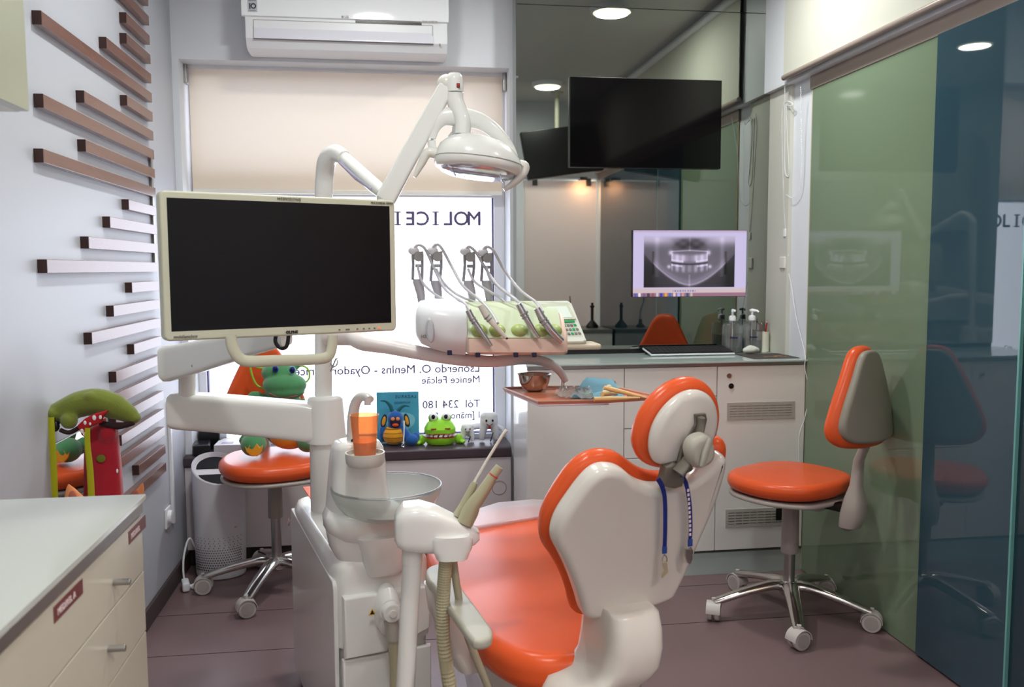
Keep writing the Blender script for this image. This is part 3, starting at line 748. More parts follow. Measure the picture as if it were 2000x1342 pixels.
for r_ in range(6):
    n_ = 17 if r_ else 6; w_ = (kw - .014) / n_
    for c_ in range(n_): kb(-kw / 2 + .007 + c_ * w_ + .001, .007 + r_ * .0215 + .001, .010, -kw / 2 + .007 + (c_ + 1) * w_ - .001, .007 + (r_ + 1) * .0215 - .001, .0145, q)
o = q.build('keys', mat('key_tops', (30, 29, 34), .6), t); o['kind'] = 'stuff'
MB().b2((kx0 + .01, ky1 - .025, Z_CTR), (kx1 - .01, ky1 - .012, Z_CTR + .016)).build('foot', BLACK, t)
bottles = []
for i, (bx_, by_, lab) in enumerate(((pY(1430, 660, 3.765).x, 3.765, 'clear pump bottle of sanitizer nearer the keyboard'), (pY(1468, 660, 3.775).x, 3.775, 'clear pump bottle of sanitizer beside the pencil cup'))):
    t = thing('pump_bottle', lab, 'bottle', (bx_, by_, Z_CTR), 0, 'sanitizer bottles on the worktop')
    z_ = Z_CTR + .001
    prof = [(.000, z_), (.030, z_), (.0345, z_ + .004), (.036, z_ + .02), (.036, z_ + .118), (.031, z_ + .132), (.014, z_ + .138), (.013, z_ + .150), (.0, z_ + .150)]
    q = MB(); q.loft([ring(V(bx_, by_, zz_), (1, 0, 0), (0, 1, 0), max(r_, .0005) * 1.26, max(r_, .0005) * .9, p=3.2 if r_ > .02 else 2, n=36) for r_, zz_ in prof]); q.build('bottle_body', CLEARP, t)
    h = .075 - i * .02
    q = MB(); q.loft([ring(V(bx_, by_, zz_), (1, 0, 0), (0, 1, 0), r_ * 1.26, r_ * .9, p=3.2, n=36) for r_, zz_ in ((.029, z_ + .004), (.0335, z_ + .008), (.0335, z_ + h))]); q.build('liquid', LIQ, t)
    q = MB(); q.lathe([(.0, z_ + .146), (.016, z_ + .146), (.016, z_ + .162), (.012, z_ + .168), (.005, z_ + .17), (.005, z_ + .188), (.0, z_ + .188)], (bx_, by_, 0)); q.cyl((bx_, by_, z_ + .0), (bx_, by_, z_ + .145), .002, n=8)
    p_ = q.build('pump', WHITE, t)
    d_ = -1 if i == 0 else 1
    q = MB(); q.tube([(bx_ - .012 * d_, by_ - .006, z_ + .190), (bx_, by_, z_ + .192), (bx_ + .018 * d_ * (0.5 if i == 0 else 1), by_ - .016, z_ + .190), (bx_ + .022 * d_ * (0.5 if i == 0 else 1), by_ - .022, z_ + .184)], [.006, .008, .005, .004], n=10, flat=.6); q.build('nozzle', WHITE, t)
    q = MB(); q.text('Danissu', .0115, (bx_ - .024, by_ - .0338, z_ + .068), (1, 0, 0), (0, 0, 1), bold=.0004); q.build('label_print', mat('navy_print', (30, 36, 90), .5), t)
cpx, cpy = 1.70, 3.78
t = thing('pencil_cup', 'cream pencil cup in the corner of the glass worktop', 'cup', (cpx, cpy, Z_CTR))
MB().lathe([(.0, .001), (.027, .001), (.028, .004), (.0285, .094), (.026, .094), (.0255, .006), (.0, .006)], (cpx, cpy, Z_CTR), n=36).build('cup', mat('cup_cream', (224, 222, 205), .35), t)
for i, (dx, lab) in enumerate(((-.010, 'red pencil standing straight in the cream cup'), (.004, 'red pencil leaning right in the cream cup'))):
    t = thing('pencil', lab, 'pencil', (cpx + dx, cpy, Z_CTR + .01))
    e = V(cpx + dx + (.012 if i else 0), cpy - .004, Z_CTR + (.135 if i else .128)); s_ = V(cpx + dx, cpy, Z_CTR + .008)
    MB().cyl(s_, e, .0036, n=6).build('body', RED, t)
    d_ = (e - s_).normalized(); MB().cyl(e, e + d_ * .008, .0036, .0015, n=6).build('wood_tip', mat('pencil_wood', (200, 180, 170), .6), t)
    MB().cyl(e + d_ * .008, e + d_ * .013, .0017, .0004, n=6).build('lead', BLACK, t)
random.seed(5)
q = MB(); q.ell((1.605, 3.69, Z_CTR + .021), (.030, .022, .018)); q.ell((1.588, 3.695, Z_CTR + .017), (.020, .018, .014)); q.ell((1.63, 3.70, Z_CTR + .018), (.018, .016, .013)); q.ell((1.60, 3.685, Z_CTR + .031), (.016, .014, .010))
tag(blob(q, .0025, 3).build('cotton_pack', mat('cotton', (225, 226, 216), .7, bump=.6, bscale=120)), 'small crumpled white pack lying in front of the pump bottles', 'pack')
t = thing('desk_mat', 'dark brown mat with gold print at the right end of the worktop', 'mat', (1.62, 3.6, Z_CTR))
MB().b2((1.53, 3.49, Z_CTR), (1.738, 3.70, Z_CTR + .0022), bev=.0006).build('mat', MATTE_M, t)
q = MB(); q.tube(spl([(1.60, 3.545, Z_CTR + .0025), (1.63, 3.56, Z_CTR + .0025), (1.65, 3.54, Z_CTR + .0025), (1.67, 3.565, Z_CTR + .0025), (1.69, 3.545, Z_CTR + .0025), (1.71, 3.56, Z_CTR + .0025)], 5), .003, n=6, flat=.2, upv=(1, 0, 0))
q.tube(spl([(1.655, 3.57, Z_CTR + .0025), (1.68, 3.585, Z_CTR + .0025), (1.70, 3.58, Z_CTR + .0025)], 5), .004, n=6, flat=.2, upv=(1, 0, 0)); q.build('gold_pattern', GOLD, t)

# ---- blind cords and charger on the white pillar beside the mirror
def pp(px, py, off=.0): return pX(px, py, XR - off)
def beads(par, name, pts, r=.0022, step=.0075):
    L = spl(pts, 12); q = MB(); acc = 0; q.tube(L, .0008, n=5)
    last = L[0]
    for p_ in L:
        while (p_ - last).length >= step:
            last = last + (p_ - last).normalized() * step; q.ell(last, r, n=7, k=4)
    return q.build(name, WHITE, par)
t = thing('blind_chain', 'white beaded blind chain tied up beside the mirror', 'blind chain', (XR - .06, 3.72, 1.4))
beads(t, 'bead_string', [pp(1533, 0, .052), pp(1532.5, 120, .052), pp(1533, 198, .05)])
beads(t, 'bead_string', [pp(1531, 198, .02), pp(1527, 235, .02), pp(1529, 330, .02), pp(1531, 400, .02), pp(1534, 450, .02)])
q = MB(); q.tube(spl([pp(1533, 203, .03), pp(1538, 198, .03), pp(1548, 202, .028), pp(1546, 207, .03), pp(1536, 205, .03)], 6), .0022, n=8); q.build('knot', WHITE, t)
q = MB(); q.tube(spl([pp(1533, 205, .02), pp(1533, 260, .02), pp(1533, 330, .02), pp(1538, 345, .02), pp(1541, 335, .02), pp(1538, 270, .02), pp(1536, 205, .022)], 8), .0014, n=6); q.build('looped_end', WHITE, t)
p_ = pp(1535, 455, .014); MB().box(p_, (.02, .022, .035), bev=.004).build('tensioner', WHITE, t)
t = thing('blind_chain', 'white beaded blind chain hanging in a long loop from the valance blind', 'blind chain', (XR - .05, 3.6, 1.4))
beads(t, 'bead_string', [pp(1564, 168, .05), pp(1565, 250, .03), pp(1565, 340, .02), pp(1561, 370, .018), pp(1548, 386, .018), pp(1535, 380, .018)])
t = thing('wall_adapter', 'square white adapter box with a thin cable on the pillar beside the mirror', 'adapter', (XR, 3.65, 1.25))
p_ = pp(1537, 513, .0); MB().box((XR - .013, p_.y, p_.z), (.026, .052, .052), bev=.005).build('box', WARMW, t)
q = MB(); q.tube(spl([pp(1535, 470, .012), pp(1538, 480, .012), pp(1540, 500, .012)], 5), .0016, n=6)
q.build('upper_cable', WHITE, t)
q = MB(); q.tube(spl([pp(1538, 525, .008), pp(1546, 560, .008), pp(1555, 620, .008), pp(1566, 665, .008), pX(1573, 695, XR - .014), V(XR - .02, Y_CAB - .012, .90), pY(1572, 720, Y_CAB - .012), pY(1580, 765, Y_CAB - .012), pY(1572, 815, Y_CAB - .012), pY(1561, 850, Y_CAB - .012), pY(1560, 900, Y_CAB - .012), pY(1560, 960, Y_CAB - .01)], 6), .0017, n=6)
q.build('cable', WHITE, t)

# ================================================================== TOYS ON THE BENCH
ZB = bz + .001
def tb(px, py): return pZ(px, py, ZB)
# lime toy with open mouth full of teeth
c = V(.228, 3.985, ZB)
t = thing('biting_toy', 'bright lime green toy with open mouth of white teeth on the dark bench pad', 'toy', c)
q = MB(); q.lathe([(.0, 0), (.060, .003), (.071, .02), (.073, .036)], c, n=36, sy=.85); q.build('lower_jaw', FROG, t)
q = MB(); q.loft([ring(c + V(0, -.0 + a_, b_), (1, 0, 0), (0, 1, 0), w_, d_, p=2.4, n=36) for a_, b_, w_, d_ in ((0, .056, .073, .062), (0, .075, .074, .063), (.008, .098, .062, .050), (.014, .112, .048, .036), (.016, .120, .02, .015))]); q.build('upper_head', FROG, t)
q = MB(); q.loft([ring(c + V(0, 0, z_), (1, 0, 0), (0, 1, 0), .0725, .0615, p=2.3, n=36) for z_ in (.035, .038)]); q.loft([ring(c + V(0, 0, z_), (1, 0, 0), (0, 1, 0), .0735, .0625, p=2.3, n=36) for z_ in (.054, .058)]); q.build('lips', MOUTHR, t)
q = MB(); q.loft([ring(c + V(0, .004, z_), (1, 0, 0), (0, 1, 0), .062, .054, p=2.3, n=30) for z_ in (.036, .056)]); q.build('mouth', MOUTHR, t)
for i in range(7):
    a_ = math.radians(-150 + i * 20); x_, y_ = c.x + .066 * math.cos(a_), c.y + .056 * math.sin(a_)
    for z_, nm in ((.0445, 'tooth'), (.0515, 'tooth')):
        q = MB(); q.box((x_ + (.003 if z_ > .05 else 0), y_, c.z + z_), (.017, .009, .008), rz=a_ + math.pi / 2, bev=.003); q.build(nm, EYEW, t)
for sx in (-1, 1):
    e = c + V(.029 * sx, -.008, .128)
    MB().ell(c + V(.030 * sx, .004, .122), (.024, .022, .024)).build('eye_socket', FROG, t)
    ey = MB().ell(e, (.0185, .017, .0195)).build('eye', EYEW, t); MB().ell(e + V(-.002, -.0145, .002), (.009, .004, .011), n=14, k=8).build('pupil', EYEB, ey)
    MB().box(c + V(.032 * sx, -.058, .080), (.026, .006, .006), bev=.002).build('nostril_mark', MOUTHR, t)
    q = MB(); q.ell(c + V(.085 * sx, -.002, .022), (.02, .016, .024)); q.ell(c + V(.100 * sx, -.012, .010), (.013, .018, .010)); q.ell(c + V(.110 * sx, -.016, .012), (.008, .012, .009)); blob(q, .003, 3).build('hand', FROG, t)
# blue plush with horns and open mouth
c = V(.012, 3.985, ZB)
t = thing('horned_plush', 'blue plush creature with teal horns and a yellow belly on the bench pad', 'plush toy', c)
q = MB(); q.ell(c + V(.005, 0, .048), (.052, .045, .046)); blob(q, .004, 2).build('belly', PLY, t)
q = MB()
for zz in (.022, .042, .062, .080): q.loft([ring(c + V(.005, 0, zz + d_), (1, 0, 0), (0, 1, 0), r_ * math.sqrt(max(.05, 1 - ((zz - .048) / .05) ** 2)), r_ * .87 * math.sqrt(max(.05, 1 - ((zz - .048) / .05) ** 2)), n=30) for d_, r_ in ((-.0015, .052), (0, .0535), (.0015, .052))])
q.build('belly_seams', mat('ochre_seam', (170, 110, 20), .9), t)
q = MB(); q.ell(c + V(.012, 0, .125), (.036, .034, .038)); q.ell(c + V(.012, 0, .095), (.036, .032, .03)); q.ell(c + V(.06, -.01, .045), (.022, .022, .045), rot=Matrix.Rotation(math.radians(-25), 3, 'Y'))
q.ell(c + V(.085, -.02, .026), (.030, .028, .026)); q.ell(c + V(.105, .0, .032), (.020, .024, .028)); q.ell(c + V(-.045, .005, .06), (.018, .018, .04)); blob(q, .004, 3).build('body', PLB, t)
q = MB(); q.ell(c + V(.012, -.031, .112), (.024, .006, .026), n=20, k=10); mo = q.build('mouth', mat('mouth_navy', (24, 18, 50), .7), t)
MB().ell(c + V(.012, -.0355, .100), (.015, .004, .008), n=16, k=8).build('tongue', mat('tongue_orange', (220, 80, 40), .6), mo)
for sx in (-.011, .011): MB().ell(c + V(.012 + sx, -.035, .128), (.009, .004, .0085), n=14, k=8).build('eye', PLP, t)
for sx in (-1, 1):
    q = MB(); q.tube(spl([c + V(.012 + .012 * sx, 0, .155), c + V(.012 + .022 * sx, 0, .185 if sx < 0 else .17), c + V(.012 + .042 * sx, 0, .205 if sx < 0 else .183), c + V(.012 + .066 * sx, 0, .208 if sx < 0 else .178)], 5), [.010, .009, .006, .002], n=10); q.build('horn', PLBD, t)
    q = MB(); q.ell(c + V(.012 + .052 * sx, -.004, .115), (.013, .006, .032), rot=Matrix.Rotation(math.radians(-12 * sx), 3, 'Y')); ea = q.build('ear', mat('navy_plush', (14, 30, 70), .9), t)
    q = MB(); q.ell(c + V(.012 + .052 * sx, -.009, .115), (.008, .004, .022), rot=Matrix.Rotation(math.radians(-12 * sx), 3, 'Y')); q.build('ear_inside', PLY, ea)
q = MB(); q.tube([c + V(.052, -.045, .12), c + V(.050, -.052, .06), c + V(.046, -.060, .016)], .004, n=8, flat=.4); q.build('strap', WHITE, t)
q = MB(); q.tube(spl([c + V(.046, -.062, .018), c + V(.040, -.064, .012), c + V(.040, -.064, .006), c + V(.050, -.064, .006), c + V(.052, -.064, .014)], 5), .0022, n=8); q.build('clasp', CHROME, t)
# teal picture book leaning behind
bk = thing('picture_book', 'teal blue book leaning against the window behind the horned plush', 'book', (.055, 4.075, ZB))
a_ = pY(735, 768, 4.075); b_ = pY(819, 855, 4.07)
RB = Matrix.Rotation(math.radians(-8), 3, 'X')
bw, bh = b_.x - a_.x, .235
bc = V((a_.x + b_.x) / 2, 4.06, ZB + bh / 2 * math.cos(math.radians(8)) + .002)
MB().box(bc, (bw, .010, bh), rot=RB, bev=.001).build('cover', PAPERC, bk)
def bkp(x_, z_, d_=-.0058): return bc + RB @ V(x_, d_, z_)
q = MB(); q.text('LAZARUS', .019, bkp(bw / 2 - .012, .088), (-1, 0, 0), RB @ V(0, 0, 1), bold=.0003, sp=1.3); q.text('NUMEROS', .014, bkp(bw / 2 - .04, .062), (-1, 0, 0), RB @ V(0, 0, 1), sp=1.2); q.build('title', mat('title_navy', (20, 70, 110), .5), bk)
q = MB(); q.puff([bkp(x_, z_, -.006) for x_, z_ in spl([V(-.07, -.02, 0), V(-.03, .01, 0), V(.03, .02, 0), V(.08, 0, 0), (.075, -.04, 0), (.02, -.07, 0), (-.03, -.06, 0)], 4, True) for x_, z_ in [(x_, z_)]] if False else [bkp(p_.x, p_.y, -.006) for p_ in spl([V(-.06, -.02, 0), V(-.03, .01, 0), V(.03, .02, 0), V(.075, 0, 0), V(.07, -.04, 0), V(.02, -.07, 0), V(-.03, -.06, 0)], 4, True)], RB @ V(0, -1, 0), .0008, .0003); q.build('illustration', mat('cover_art', (120, 190, 205), .5, var=.3, scale=25), bk)
# tooth plushes
def tooth(px, w, h, lab, wink):
    c_ = tb(px, 857); c_.y = 4.0 if h < .08 else 4.01; c_.x = pY(px, 857, c_.y).x
    t_ = thing('tooth_plush', lab, 'plush toy', c_)
    q = MB(); q.ell(c_ + V(0, 0, h * .70), (w * .5, w * .33, h * .30)); q.ell(c_ + V(-w * .22, 0, h * .86), (w * .26, w * .26, h * .14)); q.ell(c_ + V(w * .22, 0, h * .86), (w * .26, w * .26, h * .14))
    for sx in (-1, 1): q.tube(spl([c_ + V(sx * w * .24, 0, h * .6), c_ + V(sx * w * .34, 0, h * .3), c_ + V(sx * w * .38, 0, h * .05)], 5), [w * .24, w * .19, w * .14], n=12)
    blob(q, .003, 4).build('body', TOOTHW, t_)
    for sx in (-1, 1): MB().ell(c_ + V(sx * w * .17, -w * .32, h * .74), (w * .055, .003, w * .07), n=10, k=6).build('eye', EYEB, t_)
    q = MB(); q.tube(spl([c_ + V(x_ * w, -w * .335, h * z_) for x_, z_ in ((-.16, .64), (-.08, .59), (0, .575), (.08, .59), (.16, .64))], 4), .0013, n=6); q.build('smile', PRINTB, t_)
    q = MB(); q.tube([c_ + V(w * .05, -w * .25, h * .02), c_ + V(w * .2, -w * .30, h * .33)], [.0045, .003], n=8, flat=.5); q.build('toothbrush', mat('navy_toy', (30, 34, 80), .5), t_)
    return t_
tooth(913, .062, .086, 'small white tooth plush with a smile, left of the bigger tooth', 0)
big = tooth(955, .088, .138, 'bigger white tooth plush with a winking face near the cabinet', 1)
MB().ell(big.location + V(.0, -.031, .138 * .52), (.006, .003, .008), n=10, k=6).build('tongue', RED, big)
q = MB(); q.tube(spl([V(.33, 4.055, ZB + .045), V(.38, 4.06, ZB + .06), V(.44, 4.07, ZB + .062), V(.52, 4.07, ZB + .05), V(.535, 4.06, ZB + .03)], 6), [.012, .016, .016, .012, .008], n=12); q.ell((.375, 4.05, ZB + .03), (.022, .012, .016))
tag(blob(q, .004, 2).build('folded_plush', TOOTHW), 'white limp plush lying behind the two tooth plushes', 'plush toy')
q = MB(); q.ell((.305, 4.05, ZB + .018), (.028, .014, .012)); q.ell((.325, 4.045, ZB + .026), (.014, .012, .010)); tag(blob(q, .003, 2).build('pink_toy', mat('pink_plush', (214, 180, 190), .8)), 'small pale pink toy behind the lime toy right hand', 'toy')
# boxes at the left end of the bench
t = thing('cardboard_box', 'flat white box on the bench pad beside the purifier', 'box', (-.66, 3.97, ZB))
MB().b2((-.765, 3.90, ZB), (-.56, 4.06, ZB + .042), bev=.002).build('box', mat('box_white', (222, 218, 222), .5), t)
MB().b2((-.74, 3.93, ZB + .042), (-.69, 3.97, ZB + .0428)).build('print', mat('box_print', (170, 150, 170), .5), t)
for i, (p_, d_, r_, lab) in enumerate((((-.825, 3.955, ZB + .0235), (.07, .13, .045), .15, 'black device lying on the bench end against the left wall'), ((-.800, 4.065, ZB + .045), (.10, .09, .09), -.2, 'taller black case behind the black device in the window corner'))):
    t = thing('black_case', lab, 'case', (p_[0], p_[1], ZB))
    MB().box(p_, d_, rz=r_, bev=.006).build('body', BLACK, t)
    MB().box((p_[0], p_[1], p_[2] + d_[2] / 2), (d_[0] * .8, d_[1] * .8, .004), rz=r_, bev=.001).build('lid', mat('glossy_black', (30, 28, 34), .15), t)

# ================================================================== AIR PURIFIER
px_, py_ = -.725, 3.775
t = thing('air_purifier', 'tall white oval air purifier tower on the floor by the left wall', 'air purifier', (px_, py_, 0))
RX, RY = .106, .088
def ptop(x_, y_): return .505 - (y_ - py_) * -.55 - .045 - (x_ - px_) * .22
q = MB(); rings = []
for z_, s_ in ((.004, .93), (.02, .97), (.10, .98), (.30, 1.0)): rings.append(ring(V(px_, py_, z_), (1, 0, 0), (0, 1, 0), RX * s_, RY * s_, n=48))
top = [V(p_.x, p_.y, ptop(p_.x, p_.y)) for p_ in ring(V(px_, py_, 0), (1, 0, 0), (0, 1, 0), RX * 1.02, RY * 1.02, n=48)]
inn = [V(p_.x, p_.y, ptop(p_.x, p_.y) + .003) for p_ in ring(V(px_, py_, 0), (1, 0, 0), (0, 1, 0), RX * .97, RY * .97, n=48)]
inn2 = [V(p_.x, p_.y, ptop(p_.x, p_.y) - .012) for p_ in ring(V(px_, py_, 0), (1, 0, 0), (0, 1, 0), RX * .90, RY * .90, n=48)]
q.loft(rings + [top, inn, inn2]); q.build('housing', mat('purifier_white', (214, 212, 216), .4, var=.01), t)
def lid(a0, a1, sc, off):
    pts = []
    for k_ in range(19):
        a_ = a0 + (a1 - a0) * k_ / 18; pts.append((px_ + RX * sc * math.cos(a_), py_ + RY * sc * math.sin(a_)))
    return [V(x_, y_, ptop(x_, y_) - .008) for x_, y_ in pts]
nz = V(0, -.5, 1).normalized()
q = MB(); q.puff(lid(math.radians(28), math.radians(190), .84, 0), nz, .004, .001); q.build('top_vent', mat('dark_lid', (10, 9, 12), .5, spec=.15), t)
q = MB(); q.puff(lid(math.radians(215), math.radians(365), .84, 0), nz, .004, .001); q.build('dark_lid', mat('dark_lid', (10, 9, 12), .5, spec=.15), t)
q = MB()
for i in range(22):
    for j in range(14):
        a_ = math.radians(-150 + i * 5.6 + (2.8 if j % 2 else 0)); z_ = .045 + j * .0105
        if j > 8 and (i + j) % 2: continue
        x_, y_ = px_ + RX * .985 * math.cos(a_), py_ + RY * .985 * math.sin(a_); n_ = V(math.cos(a_), math.sin(a_), 0)
        q.cyl((x_, y_, z_) , V(x_, y_, z_) + n_ * .0012, .0031 - .00012 * j, n=8)
o = q.build('perforation', BLACK, t); o['kind'] = 'stuff'
q = MB(); q.text('mi', .012, (px_ + .07, py_ - RY * .80, .22), (1, .35, 0), (0, 0, 1)); q.build('logo', GREYP, t)
q = MB(); q.tube(spl([V(-.82, 3.80, .06), V(-.845, 3.75, .17), V(-.862, 3.70, .10), V(-.85, 3.66, .012), V(-.80, 3.63, .008)], 7), .004, n=8)
q.build('power_cord', WHITE, t)
q = MB(); q.box((-.835, 3.60, .022), (.03, .07, .04), rz=.3, bev=.008); q.box((-.80, 3.62, .012), (.02, .05, .02), rz=-.4, bev=.005)
blob(q, .003, 1).build('power_plug', WHITE, t)
q = MB(); q.ell((-.41, 3.835, .028), (.055, .04, .026)); q.ell((-.38, 3.83, .018), (.06, .035, .016))
tag(blob(q, .004, 4).build('foot_pedal', DGREY), 'dark grey foot pedal on the floor behind the left stool base', 'pedal')
# ================================================================== LEFT COUNTER AND WALL CABINET
LX, LY1, LY0, LZ = -.435, 1.61, -.30, .90
t = thing('worktop', 'pale glossy worktop in the left foreground', 'worktop', (-.66, .7, LZ))
MB().b2((XL + .003, LY0, LZ - .010), (LX, LY1, LZ), bev=.0015).build('glass_top', LCTR, t)
MB().b2((XL + .003, LY0, LZ - .032), (LX - .006, LY1 - .004, LZ - .010)).build('metal_edge', ALU, t)
for i, (y0_, y1_) in enumerate(((.80, 1.605), (-.30, .798))):
    t = thing('drawer_cabinet', 'beige drawer cabinet in the left foreground with maroon labels' if i == 0 else 'beige drawer cabinet nearest the camera under the left worktop', 'cabinet', (-.66, (y0_ + y1_) / 2, 0))
    MB().b2((XL + .003, y0_, .08), (LX - .026, y1_, LZ - .033), bev=.001).build('body', LAQG, t)
    zz = [LZ - .035, .762, .650, .50, .30, .09]
    for j in range(5):
        d = MB().b2((LX - .026, y0_ + .002, zz[j + 1] + .0015), (LX - .008, y1_ - .001, zz[j] - .0015), bev=.001).build('drawer', LAQG, t)
        if i == 0:
            hp = pX(232, 1137, LX) if j == 0 else (pX(222, 1267, LX) if j == 1 else V(LX, 1.44, (zz[j] + zz[j + 1]) / 2))
            MB().cyl((LX - .009, hp.y, hp.z), (LX + .018, hp.y, hp.z), .0055, bev=.001).build('knob', STEEL, d)
        if i == 0 and j == 0:
            for (pa, pb) in (((134, 1172), .055), ((268, 1034), .052)):
                c_ = pX(*pa, LX - .008); lb_ = MB().box((LX - .0078, c_.y, c_.z), (.0012, pb * 2, .022)).build('label_plate', DARKRED, d)
                MB().text('MEDIREL A' if pa[0] < 200 else 'MEDIREL', .013, (LX - .0070, c_.y - pb * .8, c_.z - .0045), (0, 1, 0), (0, 0, 1), sp=1.1).build('label_print', PRINTW, lb_)
t = thing('wall_cabinet', 'cream wall cabinet in the upper left corner', 'cabinet', (-.74, 1.3, 1.575))
UC = pX(57, 205, -.60)
MB().b2((XL + .003, .75, 1.572), (-.622, UC.y + .02, 2.3), bev=.002).build('body', LAQG, t)
MB().b2((-.622, .75, 1.57), (-.60, UC.y, 2.3), bev=.002).build('door', mat('cabinet_cream', (172, 174, 152), .25), t)

# ---- plush hung over the small mirror
DY = 2.45
def lp(px, py, y=DY): return pY(px, py, y)
t = thing('crocodile_plush', 'olive green crocodile hand puppet with lime straps hanging above the left worktop', 'plush toy', (-.74, DY, .5))
q = MB()
q.tube(spl([lp(92, 812), lp(120, 805), lp(155, 790), lp(190, 785), lp(225, 795), lp(262, 815)], 5), [.022, .030, .034, .035, .034, .018], n=16, flat=1.1)
q.ell(lp(135, 822, DY - .03), (.022, .02, .022)); q.ell(lp(103, 808, DY - .02), (.020, .018, .016)); q.ell(lp(262, 816), (.018, .022, .016)); q.ell(lp(250, 806), (.022, .026, .022))
q.ell(lp(178, 775, DY - .02), (.020, .02, .015))
blob(q, .004, 3).build('body', PLO, t)
q = MB(); q.tube(spl([lp(195, 826, DY - .015), lp(230, 832, DY - .015), lp(262, 826, DY - .015)], 4), [.006, .010, .006], n=10); q.tube(spl([lp(118, 840, DY - .03), lp(135, 845, DY - .035), lp(155, 835, DY - .03)], 4), .006, n=8); q.build('mouth_lining', mat('dark_lining', (50, 30, 34), .9), t)
MB().ell(lp(107, 832, DY - .02), (.013, .010, .016)).build('foot_pad', BLACK, t)
q = MB(); q.puff([lp(a_, b_, DY - .052) for a_, b_ in ((150, 832), (165, 818), (185, 808), (210, 802), (200, 816), (198, 826), (180, 832), (172, 838), (166, 856), (158, 850))], (0, -1, 0), .014, .005); bw_ = q.build('spotted_bow', mat('bow_red', (176, 20, 30), .8), t)
q = MB()
for a_, b_, r_ in ((160, 842, .0045), (166, 826, .004), (184, 816, .005), (196, 815, .004), (165, 848, .004), (176, 828, .003)): q.ell(lp(a_, b_, DY - .053), (r_, .0018, r_ * 1.4), n=10, k=6)
q.build('white_dots', EYEW, bw_)
q = MB()
for pts in ([(88, 812), (84, 830), (90, 900), (98, 985), (98, 1010)], [(98, 815), (100, 850), (104, 920), (106, 985), (106, 1010)]):
    q.tube(spl([lp(a_, b_, DY - .035) for a_, b_ in pts], 4), .010, n=10, flat=.35, upv=(1, 0, 0))
q.build('strap', LIME, t)
q = MB(); q.tube(spl([lp(a_, b_, DY - .055) for a_, b_ in ((171, 836), (171, 870), (176, 920), (179, 985), (179, 1010))], 4), [.0065, .008, .009, .006], n=10, flat=.35, upv=(1, 0, 0)); q.build('strap', LIME, t)
q = MB(); q.cyl(V(XL, 2.46, lp(150, 795).z), V(-.78, 2.46, lp(150, 795).z), .004, n=8); q.build('hook', STEEL, t)
t = thing('red_plush', 'crimson red plush with a green spot hanging below the crocodile puppet', 'plush toy', (-.70, DY, .45))
q = MB(); pts = [(197, 828), (215, 826), (224, 840), (228, 880), (232, 920), (236, 985), (236, 1020), (160, 1020), (158, 985), (160, 930), (160, 880), (166, 845), (180, 832)]
q.puff([lp(a_, b_, DY - .012) for a_, b_ in pts], (0, -1, 0), .045, .016, k=5, dome=.006)
q.ell(lp(206, 850, DY - .012), (.018, .012, .024)); q.ell(lp(219, 845, DY - .01), (.011, .012, .020))
blob(q, .004, 3).build('body', PLR, t)
MB().ell(lp(197, 896, DY - .020), (.012, .003, .011), n=16, k=8).build('green_spot', mat('spot_green', (110, 120, 40), .9), t)
MB().ell(lp(229, 920, DY - .014), (.003, .003, .006), n=10, k=6).build('button', EYEW, t)
t = thing('eared_plush', 'salmon plush with two pointed ears peeking above the left worktop edge', 'plush toy', (-.70, 2.30, .5))
q = MB(); q.ell(pY(190, 1085, 2.30), (.095, .07, .075)); q.ell(pY(190, 1085, 2.30) + V(0, 0, -.20), (.09, .07, .16)); q.ell(V(pY(190, 1085, 2.30).x, 2.30, .09), (.10, .08, .09)); blob(q, .006, 2).build('head', PLP, t)
for (px1, py1, l_) in ((134, 946, -1), (279, 944, 1)):
    q = MB(); tip = pY(px1, py1, 2.28); base = tip + V(-.030 * l_ - .004, .0, -.075)
    q.loft([ring(base + (tip - base) * f_, (1, 0, 0), (0, 1, 0), (.030 if l_ < 0 else .022) * w_, .014 * w_, n=20) for f_, w_ in ((0, 1.0), (.3, .95), (.6, .7), (.85, .35), (1.0, .05))]); e_ = q.build('ear', PLP, t)
    q = MB(); q.ell(base + (tip - base) * .55 + V(0, -.011, 0), (.010, .004, .020)); q.build('ear_inside', mat('ear_shade', (190, 110, 90), .9), e_)

